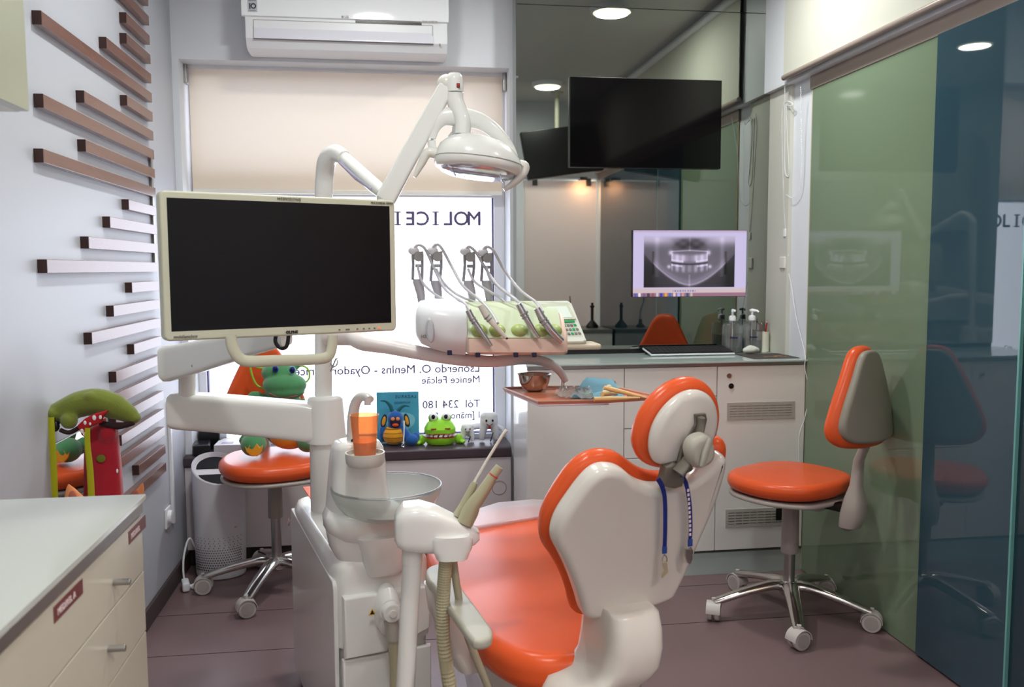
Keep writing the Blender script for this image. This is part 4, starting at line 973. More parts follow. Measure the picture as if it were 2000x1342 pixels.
# ================================================================== STOOLS
def make_stool(name, label, x_, y_, rz, seat_z, legrot, back_dz=.30, reach=.0, lever=0):
    t = thing(name, label, 'stool', (x_, y_, 0), rz, 'orange dental stools')
    def bl(mb, nm, mt, par=None, **k):
        mb.local = True; return mb.build(nm, mt, par or t, **k)
    hub_z = .085
    for i in range(5):
        a_ = math.radians(legrot + 72 * i) - rz; d_ = V(math.cos(a_), math.sin(a_), 0)
        q = MB(); pts = [d_ * .02 + V(0, 0, .118), d_ * .07 + V(0, 0, .122), d_ * .16 + V(0, 0, .105), d_ * .26 + V(0, 0, .078), d_ * .29 + V(0, 0, .070)]
        q.tube(spl(pts, 5), [.034, .029, .025, .022, .019], n=16, flat=.62, upv=d_.cross(V(0, 0, 1)))
        lg = bl(q, 'leg', CHROME)
        c_ = d_ * .29 + V(0, 0, .0345); ca = a_ + math.radians(35 + 60 * (i % 3)); w_ = V(math.cos(ca), math.sin(ca), 0)
        q = MB(); q.cyl(c_ - w_ * .023, c_ - w_ * .004, .034, n=28, bev=.005); q.cyl(c_ + w_ * .004, c_ + w_ * .023, .034, n=28, bev=.005); q.cyl(c_ - w_ * .006, c_ + w_ * .006, .012, n=12); bl(q, 'castor_wheels', WHEELP, lg)
        for sg in (-1, 1): q = MB(); q.cyl(c_ + w_ * sg * .021, c_ + w_ * sg * .0242, .024, n=24); bl(q, 'wheel_cap', mat('castor_cap', (170, 164, 160), .4), lg)
        q = MB(); w2 = w_.cross(V(0, 0, 1)); rg = []
        for sgn in (-.0255, .0255):
            arc = [c_ + w_ * sgn + w2 * (.038 * math.cos(b_)) + V(0, 0, .038 * math.sin(b_)) for b_ in [math.pi * k_ / 12 for k_ in range(13)]] + [c_ + w_ * sgn + w2 * (.0352 * math.cos(b_)) + V(0, 0, .0352 * math.sin(b_)) for b_ in [math.pi * (12 - k_) / 12 for k_ in range(13)]]
            rg.append(arc)
        q.loft(rg); q.cyl(c_ + V(0, 0, .03), c_ + V(0, 0, .050), .008, n=12); bl(q, 'castor_hood', WHEELP, lg)
    bl(MB().lathe([(.0, .085), (.030, .085), (.040, .10), (.040, .128), (.030, .14), (.0, .14)], n=28), 'hub', CHROME)
    bl(MB().cyl((0, 0, .13), (0, 0, seat_z - .20), .0205), 'gas_spring', STEEL)
    bl(MB().lathe([(.0, .245), (.0315, .245), (.032, .26), (.030, seat_z - .07), (.0, seat_z - .07)] if rz < 2 else [(.0, .30), (.030, .30), (.0305, .31), (.028, seat_z - .11), (.0, seat_z - .11)], n=28), 'column_cover', GREYP if rz > 2 else mat('column_grey', (158, 150, 146), .35))
    # seat
    out = [V(0, .215, 0), V(.10, .205, 0), V(.185, .14, 0), V(.215, .03, 0), V(.20, -.08, 0), V(.14, -.165, 0), V(.05, -.19, 0), V(0, -.192, 0), V(-.05, -.19, 0), V(-.14, -.165, 0), V(-.20, -.08, 0), V(-.215, .03, 0), V(-.185, .14, 0), V(-.10, .205, 0)]
    o2 = [p_ + V(0, 0, seat_z - .012) for p_ in spl(out, 5, True)]
    q = MB(); q.puff(o2, (0, 0, 1), .062, .030, k=6, dome=.014)
    for v_ in q.bm.verts: v_.co.z += .018 * (v_.co.y / .2) ** 2 * (1 if v_.co.y < 0 else .3) + .010 * (abs(v_.co.x) / .2) ** 2
    bl(q, 'seat', ORANGE, ang=70)
    q = MB(); q.puff([V(p_.x * .97, p_.y * .97, seat_z - .070) for p_ in o2], (0, 0, 1), .016, .007); q.box((0, -.05, seat_z - .095), (.12, .20, .03), bev=.01)
    bl(q, 'seat_pan', mat('seat_pan_grey', (172, 164, 158), .4))
    if lever:
        q = MB(); q.tube(spl([V(lever * -.08, .06, seat_z - .098), V(lever * -.16, .12, seat_z - .12), V(lever * -.20, .15, seat_z - .15)], 4), .004, n=8); q.tube(spl([V(lever * -.20, .15, seat_z - .15), V(lever * -.235, .175, seat_z - .175), V(lever * -.25, .185, seat_z - .182)], 4), [.007, .012, .010], n=10); bl(q, 'height_lever', GREYP)
    # back support
    bz_ = seat_z + back_dz
    q = MB(); q.loft([ring(V(0, y__, z__), (1, 0, 0), (0, 1, 0), w_, d_, p=2.6, n=24) for y__, z__, w_, d_ in ((-.225, seat_z - .165, .012, .012), (-.235, seat_z - .15, .038, .035), (-.250, seat_z - .10, .046, .042), (-.252, seat_z - .05, .036, .034), (-.255, seat_z + .0, .022, .020), (-.262, seat_z + .09, .019, .016), (-.275 - reach, seat_z + .2, .020, .014), (-.28 - reach, seat_z + .26, .012, .010))])
    bl(q, 'back_support', mat('support_grey', (168, 160, 152), .4))
    bl(MB().box((0, -.185, seat_z - .088), (.05, .09, .03), bev=.008), 'joint', BLACK)
    bo = [V(0, 0, .185), V(.055, 0, .170), (V(.105, 0, .085)), V(.160, 0, -.03), V(.178, 0, -.10), V(.145, 0, -.145), V(.07, 0, -.16), V(0, 0, -.162)]
    bo = bo + [V(-p_.x, 0, p_.z) for p_ in reversed(bo[1:-1])]
    T_ = Matrix.Translation(V(0, -.225 - reach, bz_)) @ Matrix.Rotation(math.radians(-8), 4, 'X')
    def curve(mb, off):
        for v_ in mb.bm.verts:
            v_.co.y += 1.6 * v_.co.x ** 2
        mb.bm.transform(T_)
    q = MB(); q.puff(spl(bo, 6, True), (0, 1, 0), .050, .024, k=6, dome=.008); curve(q, 0); pad = bl(q, 'backrest', ORANGE, ang=70)
    q = MB(); q.puff([V(p_.x * .90, -.040, p_.z * .90) for p_ in spl(bo, 6, True)], (0, 1, 0), .030, .012, k=4, dome=.002); curve(q, 0); bl(q, 'back_shell', mat('stool_shell_grey', (140, 134, 122), .4))
    return t
st1 = make_stool('stool', 'orange dental stool with grey back standing at the green glass wall', 1.465, 2.985, math.radians(31), .547, 35, .30, .03)
st2 = make_stool('stool', 'orange dental stool carrying the green hippo plush by the window bench', -.465, 3.56, math.radians(196), .555, 254, .245, .0, 1)
q = MB(); q.local = True; q.ell((.085, -.304, .86), (.009, .006, .014)); q.build('blue_badge', mat('badge_blue', (30, 130, 190), .4), st1)

# ---- hippo plush on the left stool
HX, HY, HZ = -.45, 3.60, .568
t = thing('hippo_plush', 'green plush hippo with yellow belly sitting on the left orange stool', 'plush toy', (HX, HY, HZ))
q = MB(); q.ell((HX + .015, HY + .05, HZ + .10), (.085, .075, .10)); q.ell((HX + .01, HY + .06, HZ + .20), (.075, .065, .06)); q.ell((HX + .015, HY + .04, HZ + .27), (.062, .055, .065))
q.ell(pY(556, 752, HY - .03), (.088, .066, .050)); q.ell(pY(557, 765, HY - .04), (.078, .055, .034)); q.ell(pY(545, 728, HY), (.07, .06, .045)); q.ell(pY(523, 712, HY + .02), (.018, .016, .018)); q.ell(pY(578, 714, HY + .02), (.018, .016, .018))
q.tube(spl([V(HX - .06, HY + .04, HZ + .19), pY(495, 775, HY + .02), pY(485, 800, HY)], 4), [.03, .024, .022], n=12); q.tube(spl([V(HX + .08, HY + .04, HZ + .19), V(HX + .12, HY + .02, HZ + .14)], 4), .026, n=12)
blob(q, .005, 4).build('body', PLG, t)
q = MB(); q.ell((HX + .045, HY + .008, HZ + .062), (.085, .078, .062)); blob(q, .005, 2).build('belly', PLY, t)
q = MB(); q.ell((HX - .085, HY - .095, HZ + .044), (.050, .060, .047)); q.tube([V(HX - .09, HY - .06, HZ + .035), V(HX - .13, HY - .02, HZ + .055)], .03, n=12)
ft = blob(q, .004, 3).build('foot', PLG, t)
q = MB(); cF = V(HX - .075, HY - .153, HZ + .035)
q.puff([cF + V(a_, 0.0, b_) for a_, b_ in ((-.036, .012), (-.026, .002), (-.016, .020), (-.004, .004), (.010, .022), (.020, .006), (.032, .014), (.028, -.012), (.012, -.028), (-.014, -.026), (-.03, -.008))], (0, -1, 0), .016, .003); q.build('yellow_patch', PLY, ft)
q = MB(); q.ell((HX + .12, HY - .05, HZ + .040), (.045, .06, .043)); blob(q, .004, 2).build('foot', PLG, t)
for a_, b_ in ((538, 719), (571, 721)):
    e_ = MB().ell(pY(a_, b_ + 2, HY - .060), (.012, .009, .014)).build('eye', EYEBL, t); MB().ell(pY(a_, b_ + 2, HY - .068), (.006, .003, .007), n=10, k=6).build('pupil', EYEB, e_)
q = MB(); q.tube(spl([pY(a_, b_, HY - .085 + .0) for a_, b_ in ((525, 768), (540, 774), (560, 776), (580, 773))], 4), .003, n=6); q.build('mouth_line', mat('mouth_pink', (150, 90, 90), .8), t)
t = thing('toy_glasses', 'oversized lime green toy glasses behind the hippo plush head', 'glasses', pY(545, 740, HY + .06))
def gl(pts, nm):
    q = MB(); q.tube(spl([pY(a_, b_, HY + .085) for a_, b_ in pts], 6, True), .0042, n=8, closed=True); q.build(nm, mat('lime_plastic', (150, 200, 60), .35), t)
gl(((490, 716), (505, 718), (525, 724), (535, 745), (522, 758), (504, 754), (494, 738)), 'rim')
gl(((577, 722), (590, 715), (602, 722), (604, 738), (594, 748), (582, 742)), 'rim')
q = MB(); q.tube(spl([pY(a_, b_, HY + .085) for a_, b_ in ((533, 735), (555, 728), (578, 735))], 5), .004, n=8); q.build('bridge', mat('lime_plastic', (150, 200, 60), .35), t)
# ================================================================== DENTAL UNIT
AX = V(-.2564, .9666, 0); RX_ = V(.9666, .2564, 0); UP = V(0, 0, 1)
CB = V(-.138, 2.123, 0); CTH = math.atan2(.2564, .9666)
CD, CZ = .68, .583
def CW(x, y, z): return CB + RX_ * x + AX * y + UP * z
CWID = .245
t = thing('dental_cart', 'tall white dental unit cabinet with column standing beside the orange chair', 'dental unit', CW(.12, .3, 0), CTH)
q = MB()
def rr(x0, x1, y0, y1, z): # rounded rect ring in cart frame
    return ring(CW((x0 + x1) / 2, (y0 + y1) / 2, z), RX_, AX, (x1 - x0) / 2, (y1 - y0) / 2, p=9, n=48)
q.loft([rr(.0, CWID, .0, CD, .025), rr(.0, CWID, .0, CD, .05), rr(.0, CWID, .0, CD, .36)])
q.build('body', UNITW, t)
q = MB(); q.loft([rr(-.006, CWID + .004, -.012, CD + .003, .362), rr(-.006, CWID + .004, -.012, CD + .003, .50), rr(-.004, CWID + .002, -.008, CD, .555), rr(.006, CWID - .006, .004, CD - .01, .578), rr(.016, CWID - .016, .016, CD - .02, .583)])
q.build('top_cover', UNITW, t)
q = MB(); q.puff([CW(-.006, y_, z_) for y_, z_ in ((.02, .03), (.64, .03), (.675, .06), (.675, .535), (.66, .55), (.02, .53), (.005, .51), (.005, .05))], -RX_, .012, .004); sp_ = q.build('side_panel', UNITW, t)
c = CW(-.019, .63, .515)
MB().cyl(c + RX_ * .001, c - RX_ * .001, .011).build('round_badge', mat('badge_brown', (150, 80, 60), .4), sp_)
q = MB(); q.box(c - RX_ * .0015, (.001, .014, .002), rz=CTH); q.box(c - RX_ * .0015, (.001, .002, .014), rz=CTH); q.build('badge_cross', WHITE, sp_)
q = MB(); fr = lambda x, z, d=0: CW(x, -.012 - d, z)
q.puff([fr(x_, z_, .018) for x_, z_ in ((.012, .500), (.012, .345), (.12, .345), (.125, .36), (.20, .375), (.232, .39), (.232, .500))], -AX, .03, .008); fp = q.build('front_panel', UNITW, t)
q = MB(); q.puff([fr(x_, z_, .010) for x_, z_ in ((.008, .34), (.008, .04), (.236, .04), (.236, .34))], -AX, .02, .008); q.build('lower_panel', UNITW, t)
def pc(px, py, d=.03): return pP(px, py, CW(0, -.012 - d, 0), AX)
q = MB(); c = pc(727, 1196); q.puff([c + RX_ * x_ + UP * z_ for x_, z_ in ((-.009, -.007), (.009, -.007), (0, .009))], -AX, .001, .0003); w_ = q.build('warning_sign', YEL, fp)
q = MB(); q.puff([c - AX * .0006 + RX_ * x_ + UP * z_ for x_, z_ in ((-.0055, -.005), (.0055, -.005), (0, .0055))], -AX, .0008, .0003); q.build('warning_mark', PRINTB, w_)
# hose port
c = pc(763, 1193, .05)
q = MB(); q.loft([ring(c + UP * dz - AX * dy, RX_, (0, 0, 1), a_, b_, n=32) for dz, dy, a_, b_ in ((-.01, -.045, .034, .065), (-.01, -.02, .034, .062), (0, .0, .026, .028))]); q.build('port_cover', UNITW, t)
q = MB(); q.cyl(c + AX * .01, c - AX * .022, .0235, bev=.005); q.lathe([(.018, -.024), (.018, -.022), (.012, -.022), (.012, -.024)], c, -AX * -1, closed=True) if False else None; po = q.build('port_cap', UNITW, t)
q = MB(); q.cyl(c - AX * .021, c - AX * .026, .010, bev=.002); q.build('port_button', WARMW, po)
q = MB(); q.tube(spl([c + UP * -.02, c + UP * -.045 + RX_ * .004, c + UP * -.075 + RX_ * .006], 4), [.018, .018, .016], n=16); q.build('port_elbow', mat('elbow_grey', (186, 182, 170), .35), t)
q = MB(); q.tube(spl([c + UP * -.07 + RX_ * .006, c + UP * -.16 + RX_ * .010, c + UP * -.30 + RX_ * .008, c + UP * -.42 + RX_ * .0], 6), .0145, n=14); q.build('drain_hose', HOSE, t)
# column
CL_ = V(-.190, 2.62, 0)
z1 = pY(633, 862, 2.62).z; z2 = pY(633, 772, 2.62).z
MB().lathe([(.0, CZ - .02), (.052, CZ - .02), (.050, CZ + .0), (.0485, z1 - .002), (.0, z1 - .002)], CL_, n=40).build('column_base', UNITW, t)
MB().lathe([(.0, z1), (.060, z1), (.060, z1 + .01), (.052, z2 - .012), (.046, z2 - .003), (.036, z2), (.0, z2)], CL_, n=40).build('column_head', UNITW, t)
q = MB(); q.tube(spl([V(CL_.x + .02, 2.585, z2 + .075), pY(657, 700, 2.57), pY(658, 712, 2.56), pY(650, 717, 2.56), pY(646, 710, 2.57)], 5), .0022, n=8); q.build('hook', STEEL, t)

# spittoon tower
TY = 2.20
def tw(px, py): return pY(px, py, TY)
q = MB(); rg = []
for (px_c, py_, hw, hd) in ((712, 1090, 50, 40), (706, 1062, 60, 46), (703, 1030, 63, 50), (700, 990, 60, 48), (698, 940, 54, 46), (698, 900, 51, 44), (697, 872, 47, 42), (697, 861, 40, 36), (697, 858, 30, 26)):
    c = tw(px_c, py_); k_ = (TY * 1.03) / FPX
    rg.append(ring(c, RX_, AX, hw * k_, hd * k_, p=3.2, n=40))
q.loft(rg); tower = q.build('spittoon_tower', UNITW, t, ang=60)
q = MB(); rg = []
for (px_c, py_, hw, hd) in ((712, 1052, 52, 40), (722, 1040, 72, 50), (722, 1020, 86, 56), (718, 1000, 84, 56), (700, 985, 60, 46)):
    c = tw(px_c, py_); k_ = (TY * 1.03) / FPX; rg.append(ring(c, RX_, AX, hw * k_, hd * k_, p=3.0, n=40))
q.loft(rg); q.build('bowl_support', UNITW, t, ang=60)
q = MB(); rg = []
for (px_c, py_, hw, hd) in ((742, 1108, 34, 30), (742, 1100, 38, 34), (740, 1060, 44, 38), (736, 1035, 50, 40)):
    c = tw(px_c, py_) - AX * .03; k_ = (TY * 1.03) / FPX; rg.append(ring(c, RX_, AX, hw * k_, hd * k_, p=3.5, n=40))
q.loft(rg); q.build('support_neck', UNITW, t, ang=60)
# glass bowl
bc = pY(755, 949, TY - .04); br = 104 * (TY) / FPX * 1.02
q = MB(); prof = [(br, .0), (br * .99, -.012), (br * .93, -.035), (br * .80, -.058), (br * .55, -.075), (br * .25, -.080), (.02, -.081), (.02, -.077), (br * .25, -.076), (br * .54, -.071), (br * .79, -.054), (br * .915, -.033), (br * .972, -.012), (br * .982, .0)]
q.lathe(prof, bc, n=56, closed=True); q.build('glass_bowl', BOWLG, t)
MB().lathe([(br * .978, -.001), (br * 1.004, -.001), (br * 1.008, .0015), (br * 1.0, .004), (br * .985, .004)], bc, n=56, closed=True).build('bowl_rim', CLEARP, t)
MB().lathe([(.0, -.079), (.05, -.077), (.06, -.070), (.0, -.070)], bc, n=24).build('bowl_drain', mat('drain_white', (225, 225, 222), .3), t)
# cup shelf, faucet
cs = pY(713, 888, TY - .10); cr = 38 * (TY - .08) / FPX
q = MB(); q.lathe([(.0, -.026), (cr * .86, -.026), (cr * .97, -.018), (cr, -.004), (cr, .006), (cr * .93, .006), (cr * .91, -.004), (.0, -.004)], cs, n=44); q.build('cup_shelf', mat('shelf_grey_white', (206, 204, 196), .35), t)
q = MB(); fy = TY - .0
q.tube(spl([pY(692, 905, fy), pY(690, 870, fy), pY(689, 825, fy), pY(693, 792, fy), pY(703, 776, fy - .01), pY(716, 776, fy - .02), pY(722, 781, fy - .03)], 6), [.021, .018, .016, .0145, .014, .0135, .013], n=16, flat=.8); q.build('faucet', UNITW, t, ang=70)
q = MB(); q.cyl(pY(718, 776, fy - .03), pY(718, 791, fy - .03), .0085, n=16); q.build('faucet_spout', UNITW, t)
q = MB(); c = pY(690, 862, fy - .03); q.ell(c, (.006, .004, .007), n=12, k=8); q.build('sensor', BLACK, t)
# orange cup
cb = cs + V(.0, .0, -.0035)
t2 = thing('drinking_cup', 'translucent orange plastic cup under the water spout', 'cup', cb)
ch = pY(711, 810, TY - .10).z - cb.z
MB().lathe([(.0, .0), (.0255, .0), (.0335, ch - .003), (.035, ch), (.0325, ch), (.0325, ch - .003), (.0245, .002), (.0, .002)], cb, n=40).build('cup_wall', OCUP, t2)
MB().lathe([(.0, .003), (.0242, .003), (.0275, ch * .36), (.0, ch * .36)], cb, n=36).build('orange_liquid', mat('orange_drink', (246, 124, 20), .2), t2)
# orange mat on the cart
z_ = CZ + .002
pts = [pZ(591, 951, z_), pZ(645, 945, z_), pZ(645, 997, z_), pZ(622, 997, z_)]
q = MB(); q.puff(pts, UP, .003, .001); tag(q.build('orange_mat', OPAD), 'flat bright orange mat lying on the dental cart top', 'mat')

# ---- monitor arm and monitor
t = thing('swing_stand', 'white two-part swing arm between the column and the black monitor', 'monitor stand', (CL_.x, CL_.y, z1))
k_ = 2.72 / FPX
q = MB(); rg = []
for px_, py_, h_ in ((333, 801, 27), (337, 801, 31), (348, 801, 33), (420, 806, 34), (520, 815, 35), (600, 823, 36), (612, 824, 34)):
    rg.append(ring(pY(px_, py_, 2.62), (0, 1, 0), (0, 0, 1), .048, h_ * k_, p=6, n=36))
q.loft(rg); q.build('lower_arm', UNITW, t, ang=50)
c = pY(366, 770, 2.60); c2 = pY(366, 725, 2.58)
MB().cyl(c, c2, .024, n=28).build('elbow', UNITW, t)
q = MB(); rg = []
for px_, py_, h_, y_ in ((321, 708, 28, 2.57), (327, 709, 33, 2.57), (337, 709, 33, 2.565), (400, 694, 30, 2.46), (480, 672, 26, 2.3), (560, 650, 24, 2.15)):
    rg.append(ring(pY(px_, py_, y_), V(.25, 1, 0).normalized(), (0, 0, 1), .038, h_ * y_ / FPX * 1.02, p=6, n=36))
q.loft(rg); up_ = q.build('upper_arm', UNITW, t, ang=50)
q = MB()
for px_, py_ in ((404, 704), (378, 714)): c = pY(px_, py_, 2.455); q.cyl(c + V(0, .01, 0), c - V(0, .012, 0), .004, n=12)
q.build('screw', STEEL, up_)
MA, MBp = pY(313, 518, 1.875), pY(769, 520, 2.10)
mu = (MBp - MA); mu.z = 0; mw_ = mu.length; mu.normalize(); mn = UP.cross(mu) * 1.0   # mn points away from camera
mn = V(-mu.y, mu.x, 0)
zt_, zb_ = (pP(310, 372, MA, mn).z + pP(770, 392, MA, mn).z) / 2, (pP(316, 663, MA, mn).z + pP(768, 649, MA, mn).z) / 2
MC = (MA + MBp) / 2; MC.z = (zt_ + zb_) / 2; mh = zt_ - zb_
t = thing('monitor', 'large cream framed monitor with dark screen on the dental unit arm', 'monitor', (MC.x, MC.y, zb_))
def mp(x_, z_, d_=0): return MC + mu * x_ + UP * z_ + mn * d_
def rrect(w_, h_, r_, n=6):
    o = []
    for sx, sz, a0 in ((1, 1, 0), (-1, 1, 90), (-1, -1, 180), (1, -1, 270)):
        for k2 in range(n + 1):
            a_ = math.radians(a0 + 90 * k2 / n); o.append((sx * (w_ / 2 - r_) + r_ * math.cos(a_), sz * (h_ / 2 - r_) + r_ * math.sin(a_)))
    return o
q = MB(); q.puff([mp(x_, z_, -.012) for x_, z_ in rrect(mw_, mh, .012)], -mn, .034, .005, k=4); bzl = q.build('bezel', CREAM, t)
bw_, bt_, bb_ = .0145, .0145, .020
q = MB(); q.b = None
sc_ = [(x_, z_) for x_, z_ in ((-mw_ / 2 + bw_, mh / 2 - bt_), (mw_ / 2 - bw_, mh / 2 - bt_), (mw_ / 2 - bw_, -mh / 2 + bb_), (-mw_ / 2 + bw_, -mh / 2 + bb_))]
q.puff([mp(x_, z_, -.0125) for x_, z_ in sc_], -mn, .003, .0005); q.build('screen', SCREEN, t)
q = MB(); q.puff([mp(x_, z_, .03) for x_, z_ in rrect(mw_ * .8, mh * .75, .03)], -mn, .035, .012); q.build('back_cover', CREAM, t)
q = MB(); q.text('MEDVISIONS', .0088, mp(-.02, mh / 2 - .0105, -.0135), mu, UP, sp=1.1); q.build('maker_print', PRINTG, bzl); q = MB(); q.text('MULTI MEDIA VIDEO', .006, mp(mw_ / 2 - .062, mh / 2 - .010, -.0135), mu, UP); q.build('media_print', PRINTG, bzl); q = MB(); q.text('multiSynchro', .009, mp(-mw_ / 2 + .018, -mh / 2 + .006, -.0135), mu, UP); q.build('print', PRINTG, bzl)
q = MB(); q.text('OLPNE', .0082, mp(-.008, -mh / 2 + .0055, -.0135), mu, UP, bold=.0004, sp=1.1); q.build('logo', PRINTB, bzl)
for i, x_ in enumerate((.118, .138, .162, .178, .192, .205)):
    q = MB(); q.box(mp(x_, -mh / 2 + .0085, -.0125), (.0045 if i != 1 else .010, .0015, .0035), rz=math.atan2(mu.y, mu.x), bev=.0005); q.build('button', PRINTG, bzl)
q = MB(); q.box(mp(.2175, -mh / 2 + .0085, -.0125), (.005, .0015, .004), rz=math.atan2(mu.y, mu.x), bev=.0005); q.build('power_light', mat('orange_led', (240, 110, 60), .4, emis=(255, 110, 50), estr=.8), bzl)
q = MB(); hy = -.03
def hp_(px, py): return pP(px, py, MC + mn * hy, mn)
q.tube(spl([hp_(450, 655), hp_(455, 680), hp_(468, 700), hp_(490, 706), hp_(550, 704), hp_(615, 702), hp_(640, 697), hp_(648, 680), hp_(650, 655)], 6), .0125, n=14, flat=.55, upv=UP); q.build('handle', CREAM, t, ang=60)
q = MB(); q.tube(spl([pY(540, 650, 2.02), pY(538, 668, 2.02), pY(548, 680, 2.02), pY(560, 676, 2.02), pY(564, 650, 2.02)], 6), .0045, n=8); q.build('cable', BLACK, t)

# ---- operating lamp
t = thing('operating_lamp', 'white dental operating lamp on an angled arm above the monitor', 'lamp', (CL_.x, CL_.y, z2))
PY = 2.62
q = MB(); q.tube(spl([pY(632, 775, PY), pY(632, 600, PY), pY(632, 400, PY), pY(634, 345, PY), pY(640, 312, PY - .03), pY(656, 300, PY - .06), pY(672, 308, PY - .09)], 8), [.0255, .0255, .0255, .0265, .0275, .026, .020], n=24); q.build('pole', UNITW, t, ang=70)
q = MB(); q.tube([pY(668, 305, PY - .08), pY(680, 317, PY - .10), pY(735, 366, PY - .22), pY(748, 378, PY - .25)], [.018, .020, .020, .016], n=20); q.build('inner_arm', UNITW, t)
q = MB(); q.tube([pY(664, 316, PY - .105), pY(700, 345, PY - .17), pY(728, 368, PY - .235)], [.006, .013, .008], n=14, flat=.5); q.build('arm_cover', mat('clear_lilac_cover', (196, 194, 214), .1, metal=.5), t)
q = MB(); JY = 2.34
q.cyl(pY(752, 402, JY), pY(752, 372, JY), .022, n=24, bev=.004); q.build('arm_joint', UNITW, t)
q = MB(); a_, b_ = pY(752, 392, JY), pY(876, 163, JY); d_ = (b_ - a_).normalized(); w_ = d_.cross(V(0, 1, 0)).normalized()
q.loft([ring(a_, w_, (0, 1, 0), .025, .022, p=5, n=28), ring(a_ + d_ * .01, w_, (0, 1, 0), .0265, .024, p=5, n=28), ring(b_ - d_ * .02, w_, (0, 1, 0), .0215, .022, p=5, n=28), ring(b_, w_, (0, 1, 0), .018, .018, p=4, n=28)]); q.build('outer_arm', UNITW, t, ang=45)
q = MB(); q.ell(pY(873, 163, JY), (.026, .024, .024)); q.build('upper_joint', WARMW, t)
LYp = JY - .01
c = pY(888, 165, LYp)
MB().lathe([(.0, .030), (.015, .028), (.021, .020), (.0225, .010), (.0225, -.020), (.0, -.020)], c, n=32).build('head_pivot', UNITW, t)
q = MB(); e = pY(895, 167, LYp - .022); q.box(e, (.009, .004, .012), bev=.0015); rbn = q.build('red_button', mat('button_brown', (120, 50, 35), .4), t); MB().ell(e + V(0, -.002, 0), (.003, .002, .0035), n=10, k=6).build('red_lens', RED, rbn)
q = MB(); q.tube(spl([pY(888, 182, LYp), pY(889, 197, LYp), pY(897, 218, LYp - .005), pY(904, 238, LYp - .01), pY(903, 262, LYp - .01)], 6), [.0225, .0225, .0215, .021, .021], n=24); q.build('neck', UNITW, t, ang=70)
q = MB(); q.tube(spl([pY(848, 300, LYp), pY(843, 275, LYp), pY(848, 250, LYp), pY(862, 232, LYp), pY(885, 227, LYp), pY(910, 230, LYp), pY(940, 238, LYp), pY(968, 258, LYp), pY(992, 285, LYp), pY(1004, 308, LYp)], 6), [.010, .011, .015, .021, .026, .026, .022, .019, .015, .012], n=18, flat=.6, upv=(0, 0, 1)); q.build('yoke', UNITW, t, ang=70)
MB().cyl(pY(899, 247, LYp), pY(899, 264, LYp), .0215, n=28, bev=.002).build('neck_cap', mat('cap_grey', (190, 190, 190), .3), t)
q = MB(); e = pY(876, 262, LYp); q.puff([e + V(-.003, 0, -.006), e + V(.012, 0, -.004), e + V(.012, 0, .012)], (0, -1, 0), .012, .002); q.build('latch', mat('cap_grey', (190, 190, 190), .3), t)
hc = pY(934, 318, LYp - .02); hu = (pY(1018, 334, LYp - .02) - pY(850, 312, LYp - .02)); hl = hu.length / 2; hu.normalize()
hv = V(0, .97, -.07).normalized(); hv = (hv - hu * hv.dot(hu)).normalized(); hw = hu.cross(hv)
if hw.z < 0: hw = -hw
q = MB(); rg = []
for h_, a_, b_, s_ in ((-.024, .90, .80, .0), (-.020, .97, .90, .0), (-.012, 1.0, .98, .0), (.0, 1.02, 1.0, .0), (.018, .97, .97, -.02), (.038, .86, .86, -.06), (.056, .64, .68, -.10), (.067, .36, .40, -.14), (.070, .12, .14, -.16)):
    rg.append(ring(hc + hw * h_ + hu * s_ * hl, hu, hv, hl * a_, .095 * b_, p=2.2, n=48))
q.loft(rg); head = q.build('head_shell', UNITW, t, ang=70)
q = MB(); q.loft([ring(hc + hw * .0, hu, hv, hl * 1.024, .0962, p=2.2, n=48), ring(hc + hw * .0016, hu, hv, hl * 1.024, .0962, p=2.2, n=48)]); q.build('shell_seam', GREYP, head)
q = MB(); q.loft([ring(hc + hw * h_, hu, hv, hl * a_, .095 * b_, p=2.2, n=48) for h_, a_, b_ in ((-.022, .88, .86), (-.030, .84, .80), (-.036, .70, .62), (-.040, .45, .40), (-.041, .15, .12))]); ln = q.build('reflector_lens', LGLASS, t, ang=70)
q = MB()
for i in range(6):
    s0 = -.62 + i * .22; q.tube([hc + hw * -.034 + hu * hl * s0 - hv * .055, hc + hw * -.0405 + hu * hl * (s0 + .12), hc + hw * -.035 + hu * hl * (s0 + .2) + hv * .05], .0012, n=6)
q.build('facet_lines', mat('facet_line', (120, 116, 140), .3), ln)
for pts, nm in ((((858, 303), (842, 298), (832, 302), (824, 318), (809, 346)), 'handle'), (((1012, 322), (1024, 325), (1021, 338), (1005, 356), (984, 371)), 'handle')):
    q = MB(); q.tube(spl([pY(x_, y_, LYp - .03) for x_, y_ in pts], 5), [.014, .014, .0125, .010, .005], n=16); q.build(nm, WARMW, t, ang=70)

# ---- delivery unit
t = thing('delivery_unit', 'white instrument delivery unit with hoses on a curved arm over the chair', 'delivery unit', pY(960, 690, 2.45))
DYU = 2.45
def du(px, py, y_=DYU): return pY(px, py, y_)
k_ = 2.55 / FPX
q = MB(); q.tube(spl([pY(640, 655, 2.60), pY(690, 657, 2.56), du(712, 668, 2.52), du(760, 677, 2.50), du(830, 691, 2.48), du(900, 702, 2.47), du(960, 706, 2.46), du(1020, 702, 2.46), du(1062, 706, 2.46), du(1090, 722, 2.46), du(1105, 745, 2.46)], 6), [.030, .028, .026, .022, .020, .019, .017, .015, .014, .012, .009], n=18, flat=1.3, upv=(0, 0, 1)); q.build('support_arm', mat('arm_white_rose', (226, 218, 216), .3), t, ang=70)
q = MB(); rg = []
for px_, py_, h_, d_ in ((809, 630, 14, .04), (812, 628, 28, .07), (822, 629, 40, .095), (845, 632, 47, .11), (880, 637, 51, .115), (905, 640, 51, .112)):
    rg.append(ring(du(px_, py_), (0, 1, 0), (0, 0, 1), d_, h_ * k_, p=2.6, n=40))
